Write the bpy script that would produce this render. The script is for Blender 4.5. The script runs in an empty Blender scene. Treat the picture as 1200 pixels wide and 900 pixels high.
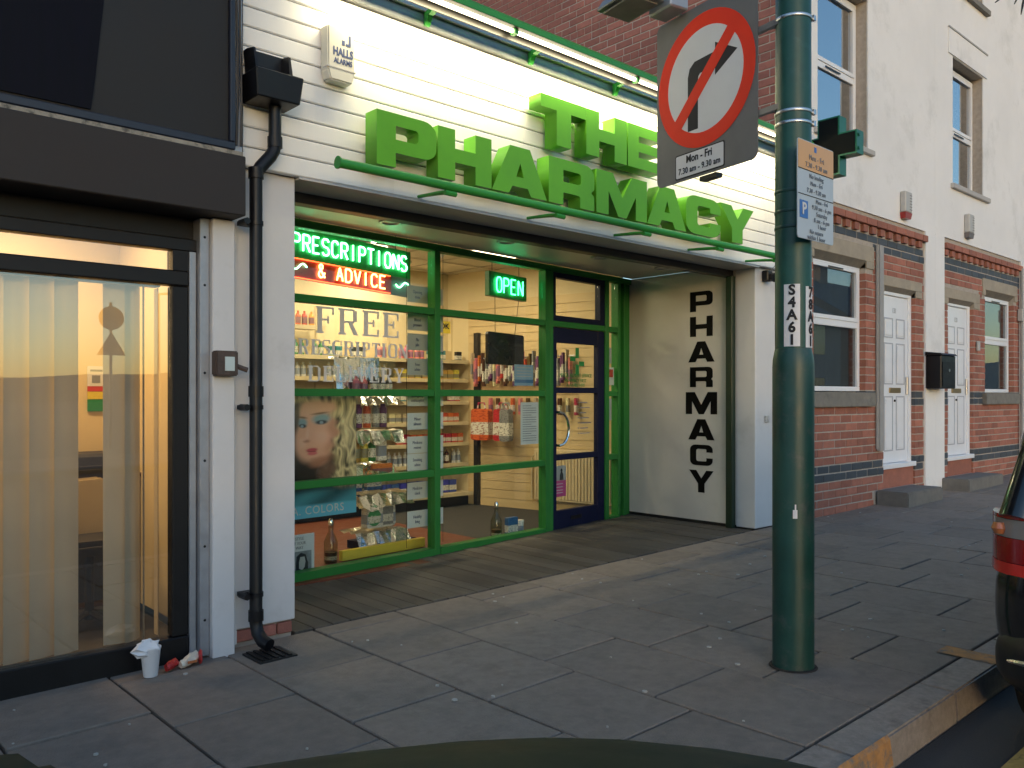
import bpy, bmesh, math, random
from mathutils import Vector, Matrix

random.seed(7)
SHOP_W = 3.4      # watts of each ceiling panel in the pharmacy
TUBE_W = 2.8      # watts of each fascia tube
OFFICE_W = 6.5
SC = bpy.context.scene
COL = SC.collection
R = math.radians

# ------------------------------------------------------------------ camera, sky, sun, exposure
cam_d = bpy.data.cameras.new('camera')
cam = bpy.data.objects.new('camera', cam_d)
COL.objects.link(cam)
cam.location = (0, 0, 1.3)
cam.rotation_euler = (R(90), 0, R(-42.4))
cam_d.sensor_width = 36
cam_d.lens = 985 / 1200 * 36
cam_d.shift_y = 0.0125
cam_d.clip_start = 0.03
cam_d.clip_end = 2000
SC.camera = cam

world = bpy.data.worlds.new('World')
SC.world = world
world.use_nodes = True
wn = world.node_tree.nodes
wl = world.node_tree.links
for n in list(wn):
    wn.remove(n)
sky = wn.new('ShaderNodeTexSky')
sky.sky_type = 'NISHITA'
sky.sun_disc = False
sky.sun_elevation = R(5.0)
sky.sun_rotation = R(212)
sky.air_density = 1.0
sky.dust_density = 1.0
sky.ozone_density = 2.5
bg = wn.new('ShaderNodeBackground')
bg.inputs['Strength'].default_value = 0.12
wo = wn.new('ShaderNodeOutputWorld')
wl.new(sky.outputs[0], bg.inputs['Color'])
wl.new(bg.outputs[0], wo.inputs['Surface'])

sun_d = bpy.data.lights.new('sun', 'SUN')
sun_d.energy = 0.05
sun_d.angle = R(25)
sun_d.color = (1.0, 0.86, 0.7)
sun = bpy.data.objects.new('sun', sun_d)
COL.objects.link(sun)
_sd = Vector((math.sin(R(212)) * math.cos(R(6)), math.cos(R(212)) * math.cos(R(6)), math.sin(R(6))))
sun.rotation_euler = _sd.to_track_quat('Z', 'Y').to_euler()
sun.location = _sd * 60

SC.view_settings.view_transform = 'Standard'
SC.view_settings.look = 'None'
SC.view_settings.gamma = 1.0
SC.view_settings.use_curve_mapping = False
SC.view_settings.exposure = 2.08
SC.render.engine = 'CYCLES'
SC.cycles.use_denoising = True
SC.cycles.max_bounces = 8
SC.cycles.transparent_max_bounces = 16
SC.cycles.diffuse_bounces = 3
SC.cycles.glossy_bounces = 4
SC.cycles.sample_clamp_indirect = 4.0
SC.cycles.caustics_reflective = False
SC.cycles.caustics_refractive = False

# ------------------------------------------------------------------ materials
MATS = {}


def nodes_of(name):
    m = bpy.data.materials.new(name)
    m.use_nodes = True
    nt = m.node_tree
    for n in list(nt.nodes):
        nt.nodes.remove(n)
    out = nt.nodes.new('ShaderNodeOutputMaterial')
    return m, nt, out


def mat(name, col, rough=0.6, metal=0.0, var=0.10, scale=6.0, bump=0.0, bscale=90.0, spec=0.5,
        rand=0.0, stain=0.0, stain_col=(0.05, 0.045, 0.04), stain_scale=3.0, stain_lo=0.55, coat=0.0, stretch=(1, 1, 1)):
    """principled surface with large mottling, optional per-object variation, stains and fine relief"""
    m, nt, out = nodes_of(name)
    N, L = nt.nodes, nt.links
    b = N.new('ShaderNodeBsdfPrincipled')
    L.new(b.outputs[0], out.inputs['Surface'])
    b.inputs['Roughness'].default_value = rough
    b.inputs['Metallic'].default_value = metal
    b.inputs['Specular IOR Level'].default_value = spec
    if coat:
        b.inputs['Coat Weight'].default_value = coat
        b.inputs['Coat Roughness'].default_value = 0.08
    g = N.new('ShaderNodeNewGeometry')
    mp = N.new('ShaderNodeMapping')
    mp.inputs['Scale'].default_value = stretch
    L.new(g.outputs['Position'], mp.inputs['Vector'])
    no = N.new('ShaderNodeTexNoise')
    no.inputs['Scale'].default_value = scale
    no.inputs['Detail'].default_value = 5
    no.inputs['Roughness'].default_value = 0.65
    L.new(mp.outputs[0], no.inputs['Vector'])
    mr = N.new('ShaderNodeMapRange')
    mr.inputs['From Min'].default_value = 0.3
    mr.inputs['From Max'].default_value = 0.7
    mr.inputs['To Min'].default_value = 1 - var
    mr.inputs['To Max'].default_value = 1 + var
    L.new(no.outputs['Fac'], mr.inputs['Value'])
    hs = N.new('ShaderNodeHueSaturation')
    hs.inputs['Color'].default_value = (*col, 1)
    val = mr.outputs[0]
    if rand:
        oi = N.new('ShaderNodeObjectInfo')
        r2 = N.new('ShaderNodeMapRange')
        r2.inputs['To Min'].default_value = 1 - rand
        r2.inputs['To Max'].default_value = 1 + rand
        L.new(oi.outputs['Random'], r2.inputs['Value'])
        mu = N.new('ShaderNodeMath')
        mu.operation = 'MULTIPLY'
        L.new(val, mu.inputs[0])
        L.new(r2.outputs[0], mu.inputs[1])
        val = mu.outputs[0]
    L.new(val, hs.inputs['Value'])
    colout = hs.outputs[0]
    if stain:
        n2 = N.new('ShaderNodeTexNoise')
        n2.inputs['Scale'].default_value = stain_scale
        n2.inputs['Detail'].default_value = 8
        n2.inputs['Roughness'].default_value = 0.7
        L.new(mp.outputs[0], n2.inputs['Vector'])
        m2 = N.new('ShaderNodeMapRange')
        m2.inputs['From Min'].default_value = stain_lo
        m2.inputs['From Max'].default_value = stain_lo + 0.15
        m2.inputs['To Max'].default_value = stain
        L.new(n2.outputs['Fac'], m2.inputs['Value'])
        mx = N.new('ShaderNodeMix')
        mx.data_type = 'RGBA'
        mx.inputs['B'].default_value = (*stain_col, 1)
        L.new(m2.outputs[0], mx.inputs['Factor'])
        L.new(colout, mx.inputs['A'])
        colout = mx.outputs['Result']
    L.new(colout, b.inputs['Base Color'])
    mrr = N.new('ShaderNodeMapRange')
    mrr.inputs['From Min'].default_value = 0.3
    mrr.inputs['From Max'].default_value = 0.7
    mrr.inputs['To Min'].default_value = max(0.02, rough - 0.08)
    mrr.inputs['To Max'].default_value = min(1, rough + 0.08)
    L.new(no.outputs['Fac'], mrr.inputs['Value'])
    L.new(mrr.outputs[0], b.inputs['Roughness'])
    if bump:
        n3 = N.new('ShaderNodeTexNoise')
        n3.inputs['Scale'].default_value = bscale
        n3.inputs['Detail'].default_value = 4
        L.new(mp.outputs[0], n3.inputs['Vector'])
        bp = N.new('ShaderNodeBump')
        bp.inputs['Strength'].default_value = bump
        bp.inputs['Distance'].default_value = 0.01
        L.new(n3.outputs['Fac'], bp.inputs['Height'])
        L.new(bp.outputs[0], b.inputs['Normal'])
    MATS[name] = m
    return m


def emit(name, col, strength):
    m, nt, out = nodes_of(name)
    e = nt.nodes.new('ShaderNodeEmission')
    e.inputs['Color'].default_value = (*col, 1)
    e.inputs['Strength'].default_value = strength
    nt.links.new(e.outputs[0], out.inputs['Surface'])
    MATS[name] = m
    return m


def glass(name, tint=(0.93, 0.96, 0.94), boost=1.0, rough=0.0):
    m, nt, out = nodes_of(name)
    N, L = nt.nodes, nt.links
    t = N.new('ShaderNodeBsdfTransparent')
    t.inputs['Color'].default_value = (*tint, 1)
    gl = N.new('ShaderNodeBsdfGlossy')
    gl.inputs['Roughness'].default_value = rough
    lw = N.new('ShaderNodeLayerWeight')
    lw.inputs['Blend'].default_value = 0.5
    pw = N.new('ShaderNodeMath')
    pw.operation = 'POWER'
    pw.inputs[1].default_value = 4.0
    L.new(lw.outputs['Facing'], pw.inputs[0])
    mu = N.new('ShaderNodeMath')
    mu.operation = 'MULTIPLY_ADD'
    mu.use_clamp = True
    mu.inputs[1].default_value = 0.5
    mu.inputs[2].default_value = 0.032 * boost
    L.new(pw.outputs[0], mu.inputs[0])
    mx = N.new('ShaderNodeMixShader')
    L.new(mu.outputs[0], mx.inputs[0])
    L.new(t.outputs[0], mx.inputs[1])
    L.new(gl.outputs[0], mx.inputs[2])
    L.new(mx.outputs[0], out.inputs['Surface'])
    MATS[name] = m
    return m


mat('slab', (0.255, 0.212, 0.178), 0.85, spec=0.2, var=0.13, scale=16, bump=0.6, bscale=130, rand=0.10, stain=0.45, stain_col=(0.165, 0.138, 0.118), stain_scale=5.5, stain_lo=0.50)
mat('slab_joint', (0.022, 0.020, 0.018), 0.9, var=0.2)
mat('kerb_stone', (0.29, 0.245, 0.21), 0.8, var=0.22, scale=30, bump=0.5, bscale=220, rand=0.06, stain=0.5, stain_scale=4)
mat('asphalt', (0.045, 0.045, 0.047), 0.8, var=0.25, scale=60, bump=0.8, bscale=260)
mat('terrain', (0.09, 0.085, 0.08), 0.95, var=0.2, scale=0.2)
mat('hill', (0.05, 0.065, 0.07), 0.95, var=0.2, scale=0.02)
mat('yellow_line', (0.42, 0.31, 0.10), 0.75, var=0.2, scale=25, stain=0.8, stain_col=(0.06, 0.058, 0.055), stain_scale=30, stain_lo=0.52, bump=0.4, bscale=200)
mat('kerb_paint', (0.42, 0.21, 0.075), 0.85, var=0.25, scale=18, stain=1.0, stain_col=(0.17, 0.15, 0.13), stain_scale=16, stain_lo=0.47)
mat('gum', (0.45, 0.43, 0.40), 0.8, var=0.1)
mat('deck', (0.10, 0.086, 0.072), 0.62, var=0.35, scale=5, bump=0.5, bscale=60, rand=0.25, stretch=(9, 0.7, 1), stain=0.5, stain_col=(0.045, 0.04, 0.035), stain_scale=1.2)
mat('white_board', (0.80, 0.79, 0.77), 0.45, var=0.03, scale=1.5, bump=0.05, rand=0.02, stain=0.22, stain_col=(0.48, 0.45, 0.40), stain_scale=2.2, stain_lo=0.56, stretch=(3, 1, 0.35))
mat('white_panel', (0.66, 0.65, 0.65), 0.5, var=0.05, scale=2.0, bump=0.06, bscale=30, stain=0.22, stain_col=(0.30, 0.28, 0.25), stain_scale=2.5, stain_lo=0.56)
mat('cream_panel', (0.60, 0.585, 0.55), 0.55, var=0.06, scale=1.5, stain=0.25, stain_col=(0.34, 0.31, 0.27), stain_scale=1.6, stain_lo=0.54)
mat('soffit', (0.50, 0.49, 0.47), 0.42, var=0.06, scale=3)
mat('black_beam', (0.012, 0.012, 0.014), 0.45, var=0.2)
mat('green_frame', (0.026, 0.18, 0.036), 0.5, var=0.06, scale=2, spec=0.25)
mat('green_letter', (0.115, 0.40, 0.022), 0.45, var=0.08, scale=3, spec=0.35, stain=0.3, stain_col=(0.09, 0.27, 0.03), stain_scale=4, stain_lo=0.55)
mat('green_rail', (0.035, 0.29, 0.045), 0.4, var=0.08)
mat('post_green', (0.012, 0.03, 0.016), 0.4, var=0.2)
mat('navy', (0.006, 0.009, 0.036), 0.55, var=0.06, scale=2, spec=0.2)
mat('black_paint', (0.006, 0.006, 0.008), 0.42, spec=0.35, var=0.25, scale=12)
mat('black_letter', (0.004, 0.004, 0.004), 0.6, spec=0.1, var=0.1)
mat('dark_frame', (0.011, 0.010, 0.010), 0.5, spec=0.3, var=0.2, scale=10)
mat('dark_sign', (0.022, 0.020, 0.019), 0.55, spec=0.3, var=0.12, scale=1.6, bump=0.05, bscale=12)
mat('dark_logo', (0.004, 0.004, 0.009), 0.6, spec=0.12, var=0.3, scale=6, stretch=(4, 4, 0.3))
mat('shutter_box', (0.034, 0.028, 0.026), 0.6, spec=0.3, var=0.10, scale=2, stain=0.2, stain_scale=3)
mat('navy_trim', (0.012, 0.015, 0.028), 0.4, var=0.15)
mat('peeling', (0.30, 0.27, 0.22), 0.8, var=0.2, scale=20, stain=0.95, stain_col=(0.02, 0.02, 0.02), stain_scale=14, stain_lo=0.5)
mat('galvanised', (0.36, 0.37, 0.40), 0.45, metal=0.55, var=0.12, scale=12)
mat('steel', (0.55, 0.56, 0.58), 0.3, metal=0.9, var=0.08)
mat('chrome', (0.75, 0.75, 0.76), 0.12, metal=1.0, var=0.02)
mat('rusty', (0.075, 0.05, 0.04), 0.6, var=0.35, scale=25, bump=0.2)
mat('brick_red', (0.34, 0.130, 0.088), 0.8, var=0.16, scale=14, bump=0.35, bscale=120, rand=0.20)
mat('brick_dark', (0.36, 0.135, 0.100), 0.8, var=0.16, scale=14, bump=0.35, bscale=120, rand=0.18)
mat('brick_blue', (0.060, 0.068, 0.080), 0.6, var=0.15, scale=14, bump=0.2, bscale=120, rand=0.18)
mat('mortar', (0.40, 0.35, 0.30), 0.9, var=0.15, scale=20)
mat('stone', (0.36, 0.31, 0.24), 0.8, var=0.14, scale=6, bump=0.25, bscale=90, stain=0.35, stain_col=(0.13, 0.12, 0.10), stain_scale=5)
mat('sill_stone', (0.20, 0.185, 0.16), 0.8, var=0.18, scale=9, bump=0.25, stain=0.4, stain_scale=5)
mat('step_stone', (0.17, 0.16, 0.145), 0.8, var=0.18, scale=9, bump=0.3, stain=0.4, stain_scale=4)
mat('render', (0.80, 0.79, 0.785), 0.85, var=0.05, scale=0.9, bump=0.25, bscale=160, stain=0.75, stain_col=(0.62, 0.615, 0.60), stain_scale=1.1, stain_lo=0.54)
mat('reveal', (0.42, 0.41, 0.40), 0.85, var=0.08)
mat('upvc', (0.78, 0.80, 0.84), 0.35, var=0.03)
mat('upvc_line', (0.42, 0.44, 0.50), 0.4, var=0.05)
mat('brass', (0.32, 0.24, 0.12), 0.4, metal=0.6, var=0.1)
mat('pole_green', (0.010, 0.068, 0.055), 0.42, var=0.2, scale=7, spec=0.45, stain=0.5, stain_col=(0.03, 0.11, 0.095), stain_scale=11, stain_lo=0.56)
mat('pole_base', (0.010, 0.055, 0.046), 0.42, var=0.2, scale=6, stain=0.5, stain_col=(0.09, 0.095, 0.095), stain_scale=9, stain_lo=0.54)
mat('sign_back', (0.20, 0.20, 0.21), 0.35, metal=0.4, var=0.08, scale=3)
mat('sign_grey', (0.15, 0.15, 0.155), 0.55, var=0.12, scale=4, spec=0.25)
mat('sign_red', (0.78, 0.045, 0.020), 0.6, var=0.05, spec=0.15)
mat('sign_white', (0.66, 0.66, 0.68), 0.6, var=0.03, spec=0.15)
mat('sign_orange', (0.66, 0.36, 0.14), 0.35, var=0.04)
mat('sign_pale', (0.46, 0.52, 0.58), 0.35, var=0.04)
mat('sign_blue', (0.03, 0.14, 0.45), 0.35, var=0.04)
mat('sign_text', (0.03, 0.03, 0.035), 0.6, var=0.05, spec=0.15)
mat('sign_text_soft', (0.20, 0.22, 0.25), 0.5, var=0.05)
mat('sticker_white', (0.70, 0.69, 0.72), 0.45, var=0.06)
mat('alarm_cream', (0.62, 0.60, 0.52), 0.45, var=0.05)
mat('alarm_blue', (0.05, 0.08, 0.2), 0.5, var=0.05)
mat('bell_red', (0.30, 0.02, 0.015), 0.3, var=0.1)
mat('bell_grey', (0.45, 0.44, 0.42), 0.5, var=0.05)
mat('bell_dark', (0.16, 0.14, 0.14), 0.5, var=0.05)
mat('floor_orange', (0.15, 0.040, 0.017), 0.55, var=0.1, scale=12)
mat('floor_mat', (0.045, 0.043, 0.042), 0.9, var=0.15, scale=60)
mat('shop_wall', (0.72, 0.60, 0.38), 0.7, var=0.03)
mat('shop_ceiling', (0.60, 0.55, 0.47), 0.8, var=0.03)
mat('ceiling_grid', (0.42, 0.38, 0.32), 0.7, var=0.05)
mat('slatwall', (0.66, 0.50, 0.27), 0.55, var=0.06, scale=3, stretch=(1, 1, 8))
mat('shelf_wood', (0.66, 0.54, 0.33), 0.5, var=0.06)
mat('shelf_back', (0.58, 0.46, 0.27), 0.6, var=0.05)
mat('radiator', (0.70, 0.58, 0.37), 0.4, var=0.03)
mat('paper', (0.72, 0.72, 0.72), 0.6, var=0.03)
mat('paper_grey', (0.48, 0.47, 0.46), 0.6, var=0.05)
mat('paper_blue', (0.28, 0.42, 0.56), 0.6, var=0.05)
mat('paper_blue_dark', (0.07, 0.18, 0.36), 0.6, var=0.05)
mat('ink', (0.10, 0.11, 0.20), 0.6, var=0.05)
mat('ink_grey', (0.25, 0.26, 0.28), 0.6, var=0.05)
mat('pink_print', (0.62, 0.06, 0.26), 0.5, var=0.05)
mat('red_print', (0.55, 0.05, 0.03), 0.5, var=0.05)
mat('green_print', (0.02, 0.22, 0.05), 0.5, var=0.05)
mat('yellow_print', (0.70, 0.55, 0.05), 0.5, var=0.05)
mat('vinyl', (0.66, 0.65, 0.64), 0.4, var=0.05)
mat('screen_black', (0.008, 0.008, 0.009), 0.25, var=0.1)
mat('neon_green_back', (0.012, 0.20, 0.05), 0.4, var=0.1)
mat('neon_red_back', (0.30, 0.03, 0.018), 0.4, var=0.1)
mat('neon_grey_back', (0.10, 0.11, 0.12), 0.4, var=0.1)
mat('foil', (0.72, 0.74, 0.78), 0.16, metal=1.0, var=0.03, bump=0.8, bscale=14)
mat('skin', (0.62, 0.34, 0.24), 0.5, var=0.05, scale=10)
mat('skin_shade', (0.42, 0.20, 0.14), 0.5, var=0.05)
mat('lips', (0.42, 0.08, 0.08), 0.4, var=0.05)
mat('eyelid', (0.20, 0.36, 0.40), 0.5, var=0.05)
mat('eye_dark', (0.02, 0.02, 0.025), 0.4, var=0.05)
mat('blonde', (0.62, 0.48, 0.27), 0.5, var=0.35, scale=22, stretch=(2, 2, 0.6))
mat('blonde_dark', (0.34, 0.22, 0.10), 0.5, var=0.4, scale=22)
mat('poster_dark', (0.035, 0.025, 0.02), 0.4, var=0.2)
mat('poster_teal', (0.05, 0.22, 0.30), 0.4, var=0.2, scale=6)
mat('grey_photo', (0.25, 0.27, 0.29), 0.4, var=0.3, scale=25)
mat('cup', (0.78, 0.77, 0.78), 0.55, var=0.03)
mat('wrapper_red', (0.50, 0.03, 0.03), 0.35, var=0.1)
mat('wrapper_cream', (0.70, 0.62, 0.50), 0.4, var=0.08)
mat('car_black', (0.006, 0.006, 0.008), 0.18, var=0.05, coat=0.6)
mat('car_green', (0.010, 0.024, 0.016), 0.5, var=0.2, scale=5, spec=0.08)
mat('tyre', (0.012, 0.012, 0.012), 0.8, var=0.1)
mat('lamp_red', (0.35, 0.008, 0.010), 0.12, var=0.05, coat=0.8)
mat('lamp_bright_red', (0.75, 0.03, 0.02), 0.2, var=0.05, coat=0.8)
mat('lamp_amber', (0.50, 0.16, 0.06), 0.15, var=0.1, coat=0.8)
mat('lamp_clear', (0.32, 0.27, 0.25), 0.12, var=0.1, coat=0.8)
mat('car_glass', (0.01, 0.012, 0.014), 0.05, var=0.02, coat=0.5)
mat('plastic_black', (0.012, 0.012, 0.013), 0.5, var=0.1)
mat('blind', (0.66, 0.62, 0.53), 0.75, var=0.04, scale=4)
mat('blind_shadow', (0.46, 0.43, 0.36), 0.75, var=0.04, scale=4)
mat('office_wall', (0.70, 0.56, 0.32), 0.7, var=0.03)
mat('wood_brown', (0.16, 0.085, 0.04), 0.5, var=0.2, scale=12)
mat('office_dark', (0.03, 0.028, 0.028), 0.6, var=0.2)
mat('cloth_cream', (0.62, 0.52, 0.34), 0.8, var=0.05)
mat('pipe_grey', (0.33, 0.32, 0.31), 0.6, var=0.1)
mat('leaf_dark', (0.010, 0.012, 0.016), 0.6, var=0.2)
mat('roof_slate', (0.06, 0.06, 0.065), 0.7, var=0.2)
mat('far_wall', (0.22, 0.17, 0.15), 0.85, var=0.15)
mat('cross_face', (0.005, 0.006, 0.006), 0.7, spec=0.1, var=0.1)
mat('cross_green', (0.012, 0.13, 0.07), 0.35, var=0.08)
mat('net_curtain', (0.62, 0.63, 0.64), 0.9, var=0.18, scale=14, stretch=(6, 6, 0.3))
mat('mortar_light', (0.50, 0.43, 0.37), 0.9, var=0.15, scale=20)
mat('plug_white', (0.6, 0.6, 0.6), 0.5)
mat('leatherette', (0.03, 0.03, 0.03), 0.6)
def printed(name, rough=0.35):
    m, nt, out = nodes_of(name)
    b = nt.nodes.new('ShaderNodeBsdfPrincipled')
    b.inputs['Roughness'].default_value = rough
    at = nt.nodes.new('ShaderNodeVertexColor')
    at.layer_name = 'print'
    nt.links.new(at.outputs['Color'], b.inputs['Base Color'])
    nt.links.new(b.outputs[0], out.inputs['Surface'])
    MATS[name] = m


printed('printed_poster')


def packaging(name, col, label):
    """printed pack: coloured body with a paler label panel carrying lines of print"""
    m, nt, out = nodes_of(name)
    N, L = nt.nodes, nt.links
    b = N.new('ShaderNodeBsdfPrincipled')
    b.inputs['Roughness'].default_value = 0.35
    L.new(b.outputs[0], out.inputs['Surface'])
    tc = N.new('ShaderNodeTexCoord')
    oi = N.new('ShaderNodeObjectInfo')
    sp = N.new('ShaderNodeSeparateXYZ')
    L.new(tc.outputs['Generated'], sp.inputs[0])

    def band(lo, hi, sock):
        g = N.new('ShaderNodeMath'); g.operation = 'GREATER_THAN'; g.inputs[1].default_value = lo
        l = N.new('ShaderNodeMath'); l.operation = 'LESS_THAN'; l.inputs[1].default_value = hi
        k = N.new('ShaderNodeMath'); k.operation = 'MULTIPLY'
        L.new(sock, g.inputs[0]); L.new(sock, l.inputs[0]); L.new(g.outputs[0], k.inputs[0]); L.new(l.outputs[0], k.inputs[1])
        return k.outputs[0]
    hs = N.new('ShaderNodeHueSaturation')
    hs.inputs['Color'].default_value = (*col, 1)
    mr = N.new('ShaderNodeMapRange')
    mr.inputs['To Min'].default_value = 0.46
    mr.inputs['To Max'].default_value = 0.54
    L.new(oi.outputs['Random'], mr.inputs['Value'])
    L.new(mr.outputs[0], hs.inputs['Hue'])
    mv = N.new('ShaderNodeMapRange')
    mv.inputs['To Min'].default_value = 0.7
    mv.inputs['To Max'].default_value = 1.25
    L.new(oi.outputs['Random'], mv.inputs['Value'])
    L.new(mv.outputs[0], hs.inputs['Value'])
    c1 = N.new('ShaderNodeMix'); c1.data_type = 'RGBA'
    c1.inputs['B'].default_value = (*label, 1)
    L.new(hs.outputs[0], c1.inputs['A'])
    L.new(band(0.18, 0.58, sp.outputs['Z']), c1.inputs['Factor'])
    nz = N.new('ShaderNodeTexNoise')
    nz.inputs['Scale'].default_value = 9
    mp = N.new('ShaderNodeMapping')
    mp.inputs['Scale'].default_value = (0.7, 0.7, 3.2)
    L.new(tc.outputs['Generated'], mp.inputs['Vector'])
    ad = N.new('ShaderNodeVectorMath'); ad.operation = 'ADD'
    L.new(mp.outputs[0], ad.inputs[0]); L.new(oi.outputs['Random'], ad.inputs[1])
    L.new(ad.outputs[0], nz.inputs['Vector'])
    gt = N.new('ShaderNodeMath'); gt.operation = 'GREATER_THAN'; gt.inputs[1].default_value = 0.56
    L.new(nz.outputs['Fac'], gt.inputs[0])
    k2 = N.new('ShaderNodeMath'); k2.operation = 'MULTIPLY'; k2.inputs[1].default_value = 0.75
    L.new(gt.outputs[0], k2.inputs[0])
    c2 = N.new('ShaderNodeMix'); c2.data_type = 'RGBA'
    c2.inputs['B'].default_value = (col[0] * .4, col[1] * .4, col[2] * .4, 1)
    L.new(c1.outputs['Result'], c2.inputs['A'])
    L.new(k2.outputs[0], c2.inputs['Factor'])
    L.new(c2.outputs['Result'], b.inputs['Base Color'])
    MATS[name] = m



def fabric(name, col, through=0.35):
    m, nt, out = nodes_of(name)
    N, L = nt.nodes, nt.links
    d = N.new('ShaderNodeBsdfDiffuse')
    t = N.new('ShaderNodeBsdfTranslucent')
    g = N.new('ShaderNodeNewGeometry')
    no = N.new('ShaderNodeTexNoise')
    no.inputs['Scale'].default_value = 5
    L.new(g.outputs['Position'], no.inputs['Vector'])
    hs = N.new('ShaderNodeHueSaturation')
    hs.inputs['Color'].default_value = (*col, 1)
    mr = N.new('ShaderNodeMapRange')
    mr.inputs['To Min'].default_value = 0.9
    mr.inputs['To Max'].default_value = 1.08
    L.new(no.outputs['Fac'], mr.inputs['Value'])
    L.new(mr.outputs[0], hs.inputs['Value'])
    L.new(hs.outputs[0], d.inputs['Color'])
    L.new(hs.outputs[0], t.inputs['Color'])
    mx = N.new('ShaderNodeMixShader')
    mx.inputs[0].default_value = through
    L.new(d.outputs[0], mx.inputs[1])
    L.new(t.outputs[0], mx.inputs[2])
    L.new(mx.outputs[0], out.inputs['Surface'])
    MATS[name] = m


fabric('blind', (0.74, 0.66, 0.50))
glass('glass', boost=1.0)
glass('glass_office', tint=(0.96, 0.96, 0.94), boost=4.0)
glass('glass_house', tint=(0.62, 0.66, 0.67), boost=7)
glass('glass_upper', tint=(0.60, 0.66, 0.70), boost=20.0)
glass('acrylic', tint=(0.88, 0.90, 0.88), boost=1.5, rough=0.05)
glass('clear_bottle', tint=(0.70, 0.72, 0.62), boost=1.5)
emit('tube_light', (1.0, 0.88, 0.58), 3.0)
emit('ceiling_panel', (1.0, 0.78, 0.46), 2.5)
emit('office_panel', (1.0, 0.70, 0.36), 1.2)
emit('neon_green', (0.06, 1.0, 0.35), 3.0)
emit('neon_white_green', (0.22, 1.0, 0.45), 3.2)
emit('neon_warm', (1.0, 0.42, 0.10), 3.2)
emit('underglow_red', (1.0, 0.08, 0.02), 2.0)
emit('spot_bulb', (1.0, 0.85, 0.6), 8.0)

# ------------------------------------------------------------------ building helpers
WL = {}          # world position of every parent


def slope(x):
    """pavement height: the street climbs gently towards +X"""
    return 0.015 * (x - 2.2)


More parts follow.
